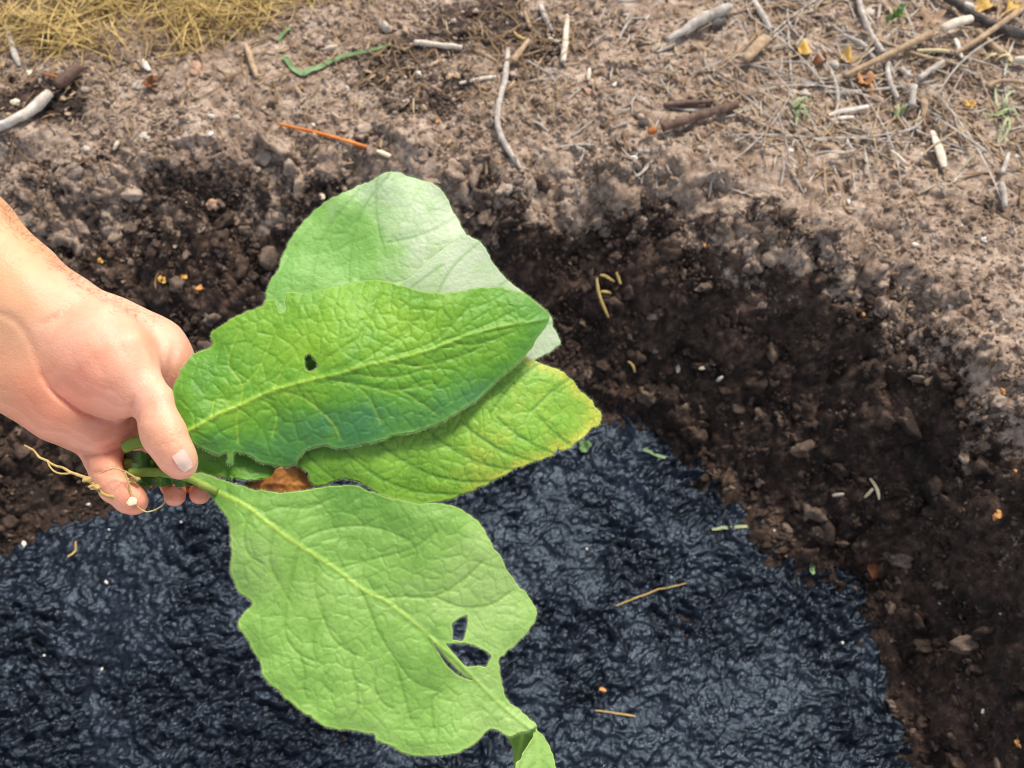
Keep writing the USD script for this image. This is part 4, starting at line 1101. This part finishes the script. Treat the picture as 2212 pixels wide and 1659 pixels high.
MB_ = [(392, 938), (430, 918), (467, 897), (523, 873), (593, 842), (667, 822), (737, 806), (787, 790), (840, 780), (904, 763), (964, 742), (1020, 722), (1080, 706), (1180, 689)]
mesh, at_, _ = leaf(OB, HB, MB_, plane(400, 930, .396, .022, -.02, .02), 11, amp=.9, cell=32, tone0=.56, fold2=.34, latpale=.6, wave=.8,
                    lat=[[(345.6 + x * .4493, 345.6 + y * .4493) for x, y in l] for l in [
                        [(250, 1240), (255, 1180), (275, 1150), (340, 1158)], [(385, 1180), (396, 1080), (335, 990), (340, 920), (382, 820)], [(395, 1080), (470, 1010), (520, 900), (560, 800)],
                        [(550, 1110), (585, 1010), (650, 940), (690, 870), (742, 760), (770, 680)], [(745, 1045), (790, 970), (880, 900), (960, 850), (1010, 750), (1052, 640)],
                        [(960, 975), (1080, 900), (1200, 820), (1270, 720), (1300, 650)], [(1130, 940), (1300, 880), (1400, 800), (1500, 690)], [(1330, 890), (1550, 800), (1700, 730)], [(1560, 830), (1700, 800), (1800, 760)],
                        [(380, 1190), (370, 1250), (376, 1350)], [(480, 1150), (530, 1180), (562, 1230), (540, 1330)], [(600, 1115), (700, 1150), (820, 1250), (870, 1340)], [(800, 1050), (900, 1072), (1050, 1100), (1150, 1105), (1320, 1075)],
                        [(900, 1010), (1000, 1040), (1150, 1040), (1300, 1000)], [(1150, 1105), (1230, 1150), (1340, 1230)], [(1090, 970), (1250, 990), (1420, 950), (1550, 900)], [(940, 1080), (1010, 1150), (1060, 1260)], [(1390, 870), (1500, 890), (1650, 850)]]],
                    tone_fn=lambda x, y: .25 * np.exp(-((x - 800) / 280) ** 2 - ((y - 690) / 110) ** 2) - .4 * smooth01((x - 1060) / 130) - .29 * smooth01((y - 870 + (x - 600) * .22) / 80) - .4 * np.exp(-((x - 905) / 34) ** 2 - ((y - 650) / 40) ** 2) - .25 * np.exp(-((x - 420) / 70) ** 2 - ((y - 780) / 60) ** 2))  # lighter upper and shaded lower half of the fold are put into the tone
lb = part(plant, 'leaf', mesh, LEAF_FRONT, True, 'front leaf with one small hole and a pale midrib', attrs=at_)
part(lb, 'edge_hairs', LAST['hairs'], FUZZ, False, kind='stuff')

OC = [(1134, 770), (1157, 781), (1190, 792), (1214, 803), (1234, 820), (1254, 843), (1277, 866), (1296, 886), (1300, 903), (1290, 920), (1280, 924), (1270, 937), (1237, 962), (1217, 972), (1207, 971),
      (1203, 965), (1199, 976), (1187, 986), (1144, 1001), (1087, 1027), (1037, 1053), (987, 1073), (937, 1086), (904, 1093), (864, 1086), (830, 1073), (797, 1053), (765, 1036), (735, 1036), (700, 1046), (676, 1047),
      (662, 1020), (640, 1006), (610, 1013), (583, 1032), (550, 1037), (517, 1036), (467, 1028), (433, 1018), (400, 1005), (395, 965), (560, 820), (640, 735), (760, 730), (1000, 750)]
MC_ = [(400, 990), (500, 975), (620, 962), (760, 945), (880, 925), (1000, 905), (1100, 893), (1200, 893), (1292, 900)]
mesh, at_, _ = leaf(OC, [], MC_, plane(400, 990, .409, .030, -.015, .015), 23, amp=.8, cell=32, tone0=.42, midf=.2,
                    tone_fn=lambda x, y: LE[0] * .5 * smooth01((x - 900) / 250) + .25 * np.exp(-((x - 1285) / 34) ** 2 - ((y - 925) / 40) ** 2) + .12 * smooth01((x - 1050) / 200) - .3 * smooth01((900 - x) / 260))
lc = part(plant, 'leaf', mesh, LEAF_SIDE, True, 'leaf with a yellowing tip behind the front leaf', attrs=at_)
part(lc, 'edge_hairs', LAST['hairs'], FUZZ, False, kind='stuff')

OD = [(408, 1020), (440, 1022), (467, 1032), (500, 1043), (533, 1053), (583, 1062), (640, 1061), (683, 1055), (737, 1048), (770, 1050), (797, 1062), (850, 1078), (904, 1086), (950, 1086), (970, 1092), (1004, 1105), (1030, 1126),
      (1054, 1156), (1066, 1182), (1087, 1214), (1110, 1252), (1130, 1276), (1147, 1297), (1159, 1321), (1151, 1349), (1120, 1386), (1090, 1413), (1080, 1427), (1081, 1456), (1087, 1487), (1097, 1512), (1130, 1539),
      (1159, 1567), (1140, 1578), (1118, 1586), (1098, 1590), (1084, 1583), (1065, 1574), (1052, 1577), (1041, 1592), (1014, 1613), (977, 1629), (927, 1634), (880, 1628), (844, 1611), (815, 1598), (807, 1587), (770, 1579), (737, 1577),
      (700, 1568), (667, 1546), (633, 1523), (600, 1493), (573, 1466), (563, 1436), (547, 1406), (527, 1373), (515, 1352), (516, 1337), (533, 1319), (546, 1302), (533, 1293), (517, 1279), (503, 1253), (498, 1233), (500, 1193),
      (497, 1170), (493, 1126), (480, 1103), (464, 1084), (440, 1054), (412, 1040)]
HD = [[(1010, 1328), (1009, 1353), (1000, 1383), (988, 1383), (977, 1381), (978, 1363), (975, 1351), (980, 1344), (994, 1334)],
      [(962, 1391), (1004, 1390), (1034, 1399), (1060, 1416), (1055, 1430), (1049, 1441), (1034, 1438), (1007, 1439), (984, 1416)],
      [(934, 1387), (949, 1404), (975, 1434), (1002, 1460), (1024, 1470), (998, 1463), (970, 1443), (949, 1414)]]
MD_ = [(408, 1030), (440, 1046), (470, 1062), (530, 1092), (587, 1136), (633, 1169), (680, 1199), (737, 1237), (780, 1272), (830, 1297), (870, 1326), (914, 1363), (940, 1387), (980, 1420), (1027, 1468), (1080, 1520), (1145, 1574)]
DD = plane(420, 1030, .402, .034, -.034, .012)
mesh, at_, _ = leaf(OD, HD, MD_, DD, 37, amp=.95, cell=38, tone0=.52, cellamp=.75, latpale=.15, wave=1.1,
                    lat=[[(475.4 + x * .4009, 993.8 + y * .4009) for x, y in l] for l in [
                        [(240, 280), (330, 255), (480, 258), (620, 200)], [(440, 425), (560, 378), (720, 355), (870, 372), (1010, 430)], [(650, 580), (780, 545), (900, 515), (1050, 470), (1160, 390)],
                        [(890, 745), (1000, 735), (1150, 735), (1300, 650), (1420, 540)], [(1150, 735), (1300, 790), (1450, 780), (1580, 700)], [(170, 250), (130, 380), (150, 500), (230, 560)], [(290, 370), (275, 450), (272, 560), (310, 650)],
                        [(515, 545), (512, 700), (555, 850), (620, 975), (725, 1052)], [(760, 705), (800, 800), (860, 940), (950, 1080), (1040, 1190), (1190, 1252)], [(420, 480), (390, 620), (360, 760), (350, 930), (420, 1040), (520, 1090)],
                        [(1110, 940), (1190, 1070), (1290, 1160)], [(725, 1052), (710, 1120), (735, 1190), (800, 1215)], [(555, 850), (500, 950), (510, 1060), (560, 1110)], [(430, 1050), (455, 1150), (450, 1230), (470, 1290)],
                        [(840, 1130), (830, 1210), (870, 1300), (930, 1340)], [(590, 1130), (550, 1200), (600, 1250)], [(940, 1090), (1000, 1300), (1030, 1410)], [(1190, 1252), (1140, 1300), (1150, 1450)], [(730, 1200), (740, 1330), (700, 1400)]]],
                    tone_fn=lambda x, y: .3 * smooth01((x - 900) / 250) - .4 * smooth01((1190 - y) / 160) * (x < 1010))  # sheen at the right and shadow near the base are put into the tone
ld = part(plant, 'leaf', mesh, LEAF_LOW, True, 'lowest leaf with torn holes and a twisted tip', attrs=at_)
part(ld, 'edge_hairs', LAST['hairs'], FUZZ, False, kind='stuff')
# the twisted tip turns its edge and then its pale underside
OE = [(1159, 1567), (1153, 1600), (1134, 1625), (1120, 1646), (1112, 1660), (1107, 1626), (1100, 1600), (1096, 1588), (1118, 1584), (1140, 1577)]
mesh, at_, _ = leaf(OE, [], [(1130, 1580), (1125, 1610), (1116, 1640)], lambda x, y: DD(x, y) + .000 + .00025 * np.maximum(x - 1100, 0) * 0 + .0002 * (y - 1570), 41, amp=.2, cell=30, wave=.1, tone0=.2, laterals=3)
part(ld, 'turned_edge', mesh, LEAF_SIDE, True, 'folded yellow green edge of the tip', attrs=at_)
OF = [(1157, 1572), (1174, 1590), (1188, 1612), (1198, 1640), (1206, 1680), (1205, 1730), (1190, 1790), (1160, 1810), (1130, 1760), (1116, 1700), (1113, 1655), (1124, 1636), (1140, 1610), (1150, 1594)]
mesh, at_, _ = leaf(OF, [], [(1157, 1575), (1163, 1640), (1164, 1720), (1160, 1800)], lambda x, y: DD(x, y) + .004 - .00005 * (y - 1570) + .00004 * (x - 1160), 43, amp=.2, cell=34, wave=.15, tone0=.85, laterals=4, midf=.2)
part(ld, 'pale_tip', mesh, LEAF_LOW, True, 'pale underside of the tip', attrs=at_)

OA = [(400, 960), (480, 830), (560, 700), (572, 650), (580, 615), (600, 580), (615, 540), (640, 500), (680, 455), (720, 427), (770, 403), (797, 394), (822, 378), (838, 372), (857, 371), (880, 380), (924, 393), (954, 412), (970, 436),
      (985, 467), (1000, 496), (1012, 520), (1030, 560), (1040, 620), (1035, 690), (960, 760), (800, 850), (600, 930), (430, 990)]
MA_ = [(405, 970), (500, 850), (600, 755), (700, 665), (790, 585), (850, 500), (890, 430), (905, 396)]
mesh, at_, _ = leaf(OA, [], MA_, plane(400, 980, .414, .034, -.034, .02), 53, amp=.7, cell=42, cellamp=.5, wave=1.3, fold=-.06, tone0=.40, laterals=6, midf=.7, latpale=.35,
                    tone_fn=lambda x, y: .60 * smooth01((x + .35 * (500 - y) - 640) / 480) - .15 * smooth01((720 - x) / 120))  # whitening to the right puts the sky sheen into the leaf colour
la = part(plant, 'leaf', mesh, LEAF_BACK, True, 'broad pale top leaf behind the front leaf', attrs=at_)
part(la, 'edge_hairs', LAST['hairs'], FUZZ, False, kind='stuff')

OG = [(420, 970), (700, 760), (930, 560), (1000, 512), (1027, 517), (1044, 530), (1055, 548), (1067, 573), (1094, 603), (1130, 632), (1160, 655), (1188, 684), (1200, 720), (1212, 741), (1200, 753), (1170, 769), (1152, 782), (1100, 830), (900, 900), (600, 960)]
MG_ = [(420, 972), (650, 860), (850, 760), (1020, 680), (1205, 738)]
mesh, at_, _ = leaf(OG, [], MG_, plane(420, 970, .420, .024, -.006, .02), 59, amp=.25, cell=50, cellamp=.3, wave=.5, tone0=.95, laterals=6, midf=.2)
lg = part(plant, 'leaf', mesh, LEAF_BACK, True, 'greyish leaf mostly hidden behind the others, its tip showing', attrs=at_)
part(lg, 'edge_hairs', LAST['hairs'], FUZZ, False, kind='stuff')

# midribs stand proud of the blades: round ribs, thicker near the base
def rib(path, dfn, r0, r1, lift=.0006):
    s = spline(np.asarray(path, float), 6)
    t = np.linspace(0, 1, len(s))
    rr = (r0 * (1 - t) + r1 * t) * .4 / FP
    return tube(at(s[:, 0], s[:, 1], dfn(s[:, 0], s[:, 1]) - lift), rr, 8, .06, 5)


RIB = look('midrib', [(0.3, (.22, .33, .055)), (0.7, (.31, .42, .10))], 160, rough=.55, bump=.25)
part(plant, 'leaf_stalk', rib([(470, 1062), (440, 1048), (408, 1032), (370, 1024), (320, 1020), (280, 1022)], lambda x, y: .4035 + 0 * x, 9, 11), STALK)
part(plant, 'leaf_stalk', rib([(430, 925), (392, 938), (340, 950), (300, 955), (268, 966)], lambda x, y: .4035 + 0 * x, 12, 14), STALK)
part(plant, 'leaf_stalk', rib([(470, 990), (400, 1000), (330, 1000), (270, 1002)], lambda x, y: .413 + 0 * x, 10, 12), STALK)
part(lb, 'midrib', rib(MB_[:-3], lambda x, y: plane(400, 930, .397, .022, 0.0, .02)(x, y) - .0018 + .00000 * x, 7, 2.5), RIB) if False else None
for k, (o, mdr, tn) in enumerate([
    ([(246, 1000), (262, 982), (300, 975), (340, 985), (380, 1012), (408, 1040), (370, 1046), (320, 1044), (285, 1042), (262, 1028)], [(250, 1005), (300, 1005), (350, 1020), (405, 1040)], .35),
    ([(252, 1012), (290, 1000), (330, 1018), (400, 1032), (440, 1036), (400, 1052), (340, 1050), (290, 1048), (262, 1036)], [(255, 1020), (320, 1032), (430, 1038)], .6)]):
    mesh, at_, _ = leaf(o, [], mdr, lambda x, y, k=k: .4055 - .003 * k + .016 * smooth01((305 - x) / 50) + .02 * (np.abs(x - 320) / 1000) + .004 * np.sin(x * .12 + k), 70 + k, amp=.9, cell=18, wave=.5, tone0=tn, laterals=4, serr=1.5)
    part(plant, 'crumpled_leaf', mesh, LEAF_DARK, True, 'small dark crumpled leaf under the thumb', attrs=at_)
OW = [(525, 1047), (545, 1036), (580, 1030), (600, 1012), (628, 1004), (650, 1010), (668, 1034), (678, 1056), (640, 1066), (590, 1064), (550, 1060)]
mesh, at_, _ = leaf(OW, [], [(525, 1050), (590, 1045), (675, 1050)], lambda x, y: .4155 + .00002 * (x - 525) + .004 * np.sin(x * .05), 77, amp=.8, cell=22, wave=.4, laterals=4)
part(plant, 'withered_leaf', mesh, WITHERED, True, 'brown withered leaf piece between the leaves', attrs=at_)


def root(path, r, d=.397):
    s = spline(np.asarray(path, float), 4)
    s = s + gaussian_filter1d(np.random.default_rng(len(path)).normal(0, 1.6, s.shape), 1.2, axis=0)
    t = np.linspace(0, 1, len(s))
    dd = d(t) if callable(d) else d
    return tube(at(s[:, 0], s[:, 1], dd), r * d_px * (1 - .5 * t), 7, .3, 9)


d_px = .40 / FP
part(plant, 'root', root([(262, 1078), (230, 1070), (213, 1060), (200, 1046), (187, 1034), (160, 1023), (133, 1010), (103, 997), (85, 988), (74, 974), (52, 963)], 4.2, lambda t: .392 + .012 * t), ROOT)
part(plant, 'root', root([(187, 1034), (160, 1024), (133, 1023), (114, 1016), (103, 997)], 3.0, lambda t: .396 + .004 * t), ROOT)
part(plant, 'root', root([(300, 1038), (283, 1026), (252, 1012), (230, 1018), (213, 1022)], 2.4, .3895), ROOT)
part(plant, 'root', root([(270, 1020), (283, 1060), (290, 1085), (310, 1104), (332, 1102), (353, 1090), (368, 1064)], 2.2, lambda t: .388 + .004 * t), ROOT)
v, f = blob(9.5 * d_px, 5, (1, 1, .8))
part(plant, 'root_nodule', (v + at(285, 1084, .3865), f), CREAM)
for k, (x, y) in enumerate([(205, 1052), (188, 1036), (290, 1036)]):
    v, f = blob(8 * d_px, 6 + k, (1.3, .8, .8), rough=.5)
    part(plant, 'root_nodule', (v + at(x, y, .392), f), ROOT)

# ------------------------------------------------------------------ the person's hand
S = .40 / FP                                     # metres per view unit at the hand
D0 = .40


def J(px, py, c, r):
    """Joint: view position, millimetres towards the camera, radius in view units."""
    return np.array([px * S, py * S, c / 1000]), r * S


def chain(*js):
    js = [J(*j) for j in js]
    return [(a[0], b[0], a[1], b[1]) for a, b in zip(js[:-1], js[1:])]


h_ = 0.00125
x0, x1, y0, y1, c0, c1_ = -330 * S, 520 * S, 320 * S, 1140 * S, -.062, .036
ax, ay, ac_ = np.arange(x0, x1, h_), np.arange(y0, y1, h_), np.arange(c0, c1_, h_)
GXv, GYv, GCv = np.meshgrid(ax, ay, ac_, indexing='ij')
Pv = np.stack([GXv, GYv, GCv], -1).astype(np.float32)


def cap(seg):
    a, b, ra, rb = seg
    ba = (b - a).astype(np.float32)
    pa = Pv - a.astype(np.float32)
    t = np.clip(pa @ ba / max(float(ba @ ba), 1e-12), 0, 1)
    return np.linalg.norm(pa - t[..., None] * ba, axis=-1) - (ra + (rb - ra) * t)


def smin(a, b, k):
    h = np.clip(.5 + .5 * (b - a) / k, 0, 1)
    return b * (1 - h) + a * h - k * h * (1 - h)


def group(segs, k):
    d = None
    for s in segs:
        q = cap(s)
        d = q if d is None else smin(d, q, k)
    return d


def carve(d, segs, k):
    for s in segs:
        d = -smin(-d, cap(s), k)
    return d


arm = group(chain((-620, 30, -30, 150), (-90, 541, -18, 131), (23, 649, -15, 124), (95, 715, -13, 108)) + chain((150, 690, -16, 84), (250, 738, -18, 80), (330, 768, -20, 70), (383, 820, -24, 56))
            + chain((95, 715, -14, 105), (110, 800, -16, 90)), .013)
palm = group(chain((-90, 735, -14, 105), (50, 812, -12, 86), (128, 873, -11, 77), (205, 914, -12, 65), (262, 925, -16, 46)), .008)
body = smin(smin(arm, palm, .010), group(chain((0, 705, -16, 100), (80, 790, -14, 88)), .01), .012)
thenar = group(chain((198, 764, -3, 118), (232, 790, 0, 110), (262, 848, 5, 54)), .006)
thumb = group(chain((262, 800, 2, 74), (325, 862, 11, 44), (346, 922, 16, 43), (357, 946, 17, 45), (378, 982, 16.5, 40), (392, 1001, 15, 36)), .004)
thenar = smin(thenar, thumb, .006)
body = smin(body, thenar, .0035)
little = group(chain((205, 935, -14, 52), (222, 985, -13, 42), (228, 1018, -7, 36), (246, 1052, -1, 33), (276, 1075, 3, 33), (290, 1082, 4, 30)), .0022)
body = smin(body, little, .003)
ring = group(chain((290, 915, -38, 44), (355, 985, -37, 38), (376, 1040, -25, 31), (377, 1068, -13, 27)), .003)
middle = group(chain((320, 870, -42, 44), (415, 965, -40, 36), (433, 1038, -28, 29), (431, 1066, -15, 25)), .003)
index = group(chain((375, 815, -30, 46), (450, 900, -47, 38), (482, 960, -47, 34), (470, 1003, -36, 29)), .003)
for fgr in (ring, middle, index):
    body = np.minimum(body, fgr) if fgr is not index else smin(body, fgr, .006)
body = smin(body, group(chain((205, 880, -26, 66), (300, 900, -38, 46), (340, 850, -36, 50)), .01), .006)
# creases: wrist, thenar, finger joints, thumb joint
def crease(d, pts, width, deep):
    """Press a fold along view points into the skin facing the camera: width in view units, deep in millimetres."""
    pl = spline(np.asarray(pts, float), 2)
    q2 = np.stack(np.meshgrid(ax / S, ay / S, indexing='ij'), -1)
    dist, near_i = cKDTree(pl).query(q2.reshape(-1, 2), workers=-1)
    taper = np.sin(np.pi * np.clip((near_i + 1.0) / (len(pl) + 1), 0, 1)) ** .5
    w = (deep * .001 * taper * np.exp(-(dist / width) ** 2)).reshape(len(ax), len(ay))
    top = np.where((d < 0).any(2), ac_[d.shape[2] - 1 - (d < 0)[..., ::-1].argmax(2)], -9)
    ok = (top > -1).astype(float)
    top = gaussian_filter(np.where(ok > 0, top, 0), 1.6) / np.maximum(gaussian_filter(ok, 1.6), 1e-3)
    front = np.clip((GCv - (top[..., None] - .009)) / .003, 0, 1)
    return d + (w[..., None] * front).astype(np.float32)


for cr in [([(156, 655), (128, 682), (86, 702)], 5, 1.1), ([(150, 672), (120, 698), (92, 712)], 4, .35), ([(-40, 664), (25, 688), (60, 730), (84, 790), (98, 828)], 8, .9),
           ([(284, 915), (283, 888), (289, 855)], 4, 1.3), ([(376, 745), (368, 790), (362, 842)], 6, 1.2), ([(88, 805), (108, 838), (140, 866), (185, 894), (245, 914)], 5.5, 1.9),
           ([(170, 980), (215, 984), (270, 968)], 4, 1.7), ([(198, 1023), (226, 1021), (256, 1009)], 3.8, 1.7), ([(238, 1066), (254, 1054), (268, 1040)], 3.6, 1.5),
           ([(316, 946), (350, 936), (394, 921)], 3.0, .85), ([(312, 957), (350, 948), (402, 932)], 3.2, 1.0), ([(322, 968), (356, 958), (402, 945)], 3.0, .8), ([(300, 905), (335, 905), (370, 892)], 4, .35),
           ([(346, 1072), (374, 1066), (404, 1070)], 3.4, 1.2), ([(205, 948), (250, 925), (294, 906)], 5, .9), ([(225, 962), (262, 946), (296, 930)], 4, .6),
           ([(180, 740), (215, 790), (235, 850)], 7, .35), ([(150, 760), (180, 820), (205, 870)], 6, .4), ([(240, 715), (275, 770), (290, 820)], 7, .35), ([(310, 720), (330, 760), (335, 800)], 6, .4)]:
    body = crease(body, *cr)
body = crease(body, [(386, 1024), (376, 1008), (370, 989), (384, 975), (399, 967), (412, 982), (421, 1000)], 2.4, .7)
# tendon and skin folds by gentle noise
nv = meshkit.fbm(Pv.reshape(-1, 3)[:, :] / .016, 2, 77).reshape(body.shape) - .5
body = body + (nv * .0016).astype(np.float32)


def surface_nets(d, origin, h):
    """Closed surface of d < 0 on a regular grid (naive surface nets)."""
    s = d < 0
    nx, ny, nz = d.shape
    corner = [(0, 0, 0), (1, 0, 0), (0, 1, 0), (1, 1, 0), (0, 0, 1), (1, 0, 1), (0, 1, 1), (1, 1, 1)]
    sl = lambda a, o: a[o[0]:nx - 1 + o[0], o[1]:ny - 1 + o[1], o[2]:nz - 1 + o[2]]
    cnt = sum(sl(s, o).astype(np.int8) for o in corner)
    act = (cnt > 0) & (cnt < 8)
    ids = np.full(act.shape, -1); I = np.argwhere(act); ids[act] = np.arange(len(I))
    acc = np.zeros((len(I), 3)); w = np.zeros(len(I))
    for a in range(8):
        for b in range(a + 1, 8):
            oa, ob = np.array(corner[a]), np.array(corner[b])
            if abs(oa - ob).sum() != 1:
                continue
            da, db = d[tuple((I + oa).T)], d[tuple((I + ob).T)]
            cr = (da < 0) != (db < 0)
            t = np.where(cr, da / np.where(cr, da - db, 1), 0)
            acc += np.where(cr[:, None], oa + t[:, None] * (ob - oa), 0); w += cr
    V = origin + h * (I + acc / w[:, None])
    F = []
    for axn in range(3):
        o = np.eye(3, dtype=int)
        u, v = o[(axn + 1) % 3], o[(axn + 2) % 3]
        e = o[axn]
        A = s[:nx - e[0], :ny - e[1], :nz - e[2]]; Bm = s[e[0]:, e[1]:, e[2]:]
        for flag in (True, False):
            E = np.argwhere((A != Bm) & (A == flag))
            E = E[(E[:, (axn + 1) % 3] > 0) & (E[:, (axn + 2) % 3] > 0)]
            E = E[(E < np.array(act.shape)).all(1)]
            q = [ids[tuple((E - x).T)] for x in (u + v, v, 0 * u, u)]
            q = np.stack(q if flag else q[::-1], 1)
            q = q[(q >= 0).all(1)]
            F += [q[:, [0, 1, 2]], q[:, [0, 2, 3]]]
    return V, np.vstack(F)


body[0] = body[-1] = .01; body[:, 0] = body[:, -1] = .01; body[..., 0] = body[..., -1] = .01
hv, hf = surface_nets(body, np.array([x0, y0, c0]), h_)
hm = trimesh.Trimesh(hv, hf, process=False)
cc = trimesh.graph.connected_components(hm.face_adjacency, nodes=np.arange(len(hf)))
big = max(cc, key=len)
hm.update_faces(np.isin(np.arange(len(hf)), big)); hm.remove_unreferenced_vertices()
hv = np.array(hm.vertices)
ee = hm.edges_unique
adj = csr_matrix((np.ones(2 * len(ee)), (np.r_[ee[:, 0], ee[:, 1]], np.r_[ee[:, 1], ee[:, 0]])), shape=(len(hv), len(hv)))
deg = np.maximum(np.asarray(adj.sum(1)), 1)
for k in range(12):
    hv = hv + (.5 if k % 2 == 0 else -.52) * (adj @ hv / deg - hv)
hx, hy, hc = hv[:, 0] / S, hv[:, 1] / S, hv[:, 2]
# blood tone: finger tips and creases are redder; the lower palm's shade is put in too
bl = lambda x, y, rr: np.exp(-((hx - x) ** 2 + (hy - y) ** 2) / rr ** 2)
blush_shade = .10 + .38 * bl(60, 870, 110) + .22 * bl(190, 840, 60) + .55 * bl(290, 1085, 45) + .55 * bl(377, 1075, 40) + .5 * bl(432, 1072, 40) + .35 * bl(225, 1000, 70) + .30 * bl(260, 935, 60) + .22 * bl(120, 900, 110) + .12 * bl(170, 830, 70) + .25 * bl(350, 1010, 40) + .10 * bl(230, 700, 90)
world = at(hx, hy, D0 - hc)
person = thing('person', at(-150, 480, .42), 'bare left forearm and hand gripping the leaf stalks', 'person')
hfaces = np.array(hm.faces)
tri0 = world[hfaces]
vol = np.einsum('ij,ij->i', tri0[:, 0], np.cross(tri0[:, 1], tri0[:, 2])).sum()
if vol < 0:
    hfaces = hfaces[:, ::-1]
part(person, 'arm_and_hand', (world, hfaces), SKIN, True, attrs={'blush_shade': np.clip(blush_shade + .12 * f2(np.c_[hx, hy], 60, 91), 0, .85), 'tan': np.clip(smooth01((250 - hx - .6 * (hy - 620)) / 300) * .75 + .45 * bl(60, 880, 110) + .3 * bl(330, 950, 60) + .35 * f2(np.c_[hx, hy], 80, 92), 0, 1)})  # the tan mask also carries the shade on the lower left palm
htree = cKDTree(np.c_[hx, hy])


def front_c(px, py):
    """Height towards the camera of the skin at a view position."""
    k = np.array(htree.query_ball_point([px, py], 6))
    return hc[k].max() if len(k) else 0.0


# thumbnail: a curved plate on the outer side of the thumb tip
def nail(cx, cy, ux, uy, L, W, lift=.0006, tilt=0.0):
    """Plate centred at (cx, cy), its length along (ux, uy)."""
    n1_, n2_ = 11, 9
    a, b = np.meshgrid(np.linspace(-1, 1, n1_), np.linspace(-1, 1, n2_), indexing='ij')
    rad = np.where(a > .2, np.sqrt(np.clip(1 - ((a - .2) / .85) ** 2 * .75, 0, 1)), 1.0) * np.where(a < -.7, 1 - (-.7 - a) * .5, 1)
    lx, ly = a * L, b * W * rad
    px, py = cx + lx * ux - ly * uy, cy + lx * uy + ly * ux
    c = np.array([[front_c(x, y) for x, y in zip(rx, ry)] for rx, ry in zip(px, py)])
    c = gaussian_filter(c, 1) + lift
    top = at(px, py, D0 - c).reshape(-1, 3)
    bot = at(px, py, D0 - c + .0008).reshape(-1, 3)
    i, j = np.meshgrid(np.arange(n1_ - 1), np.arange(n2_ - 1), indexing='ij')
    q = (i * n2_ + j).ravel()
    f = np.vstack([np.c_[q, q + 1, q + n2_ + 1], np.c_[q, q + n2_ + 1, q + n2_]])
    n = n1_ * n2_
    return np.vstack([top, bot]), np.vstack([f, f[:, ::-1] + n])


part(person, 'thumbnail', nail(396, 996, .55, .835, 22, 16), NAIL)
# arm hair along the far side of the forearm
hr = np.random.default_rng(5)
hairs = []
for k in range(480):
    t = hr.random() ** 1.2
    ex, ey = np.interp(t, [0, .35, .6, .8, 1], [-20, 110, 187, 267, 345]), np.interp(t, [0, .35, .6, .8, 1], [422, 553, 613, 650, 692])
    inn = abs(hr.normal(0, 11)) + 2
    px, py = ex - inn * .66 + hr.normal(0, 6), ey + inn * .74 + hr.normal(0, 6)
    c = front_c(px, py)
    if c == 0.0:
        continue
    L = hr.uniform(12, 46) * (1 - .65 * t)
    sg = np.linspace(0, 1, 5)
    a0 = hr.normal(.1, .9); bend = hr.normal(0, .5)
    ang = a0 + bend * sg
    X, Y = px + np.cumsum(np.cos(ang)) * L / 5, py + np.cumsum(np.sin(ang)) * L / 5
    hairs.append(tube(at(X, Y, D0 - c + .0006 + .007 * sg * hr.uniform(-.15, 1)), .00006 * (1 - .7 * sg), 3))
part(person, 'arm_hair', join(hairs), HAIR, True, kind='stuff')
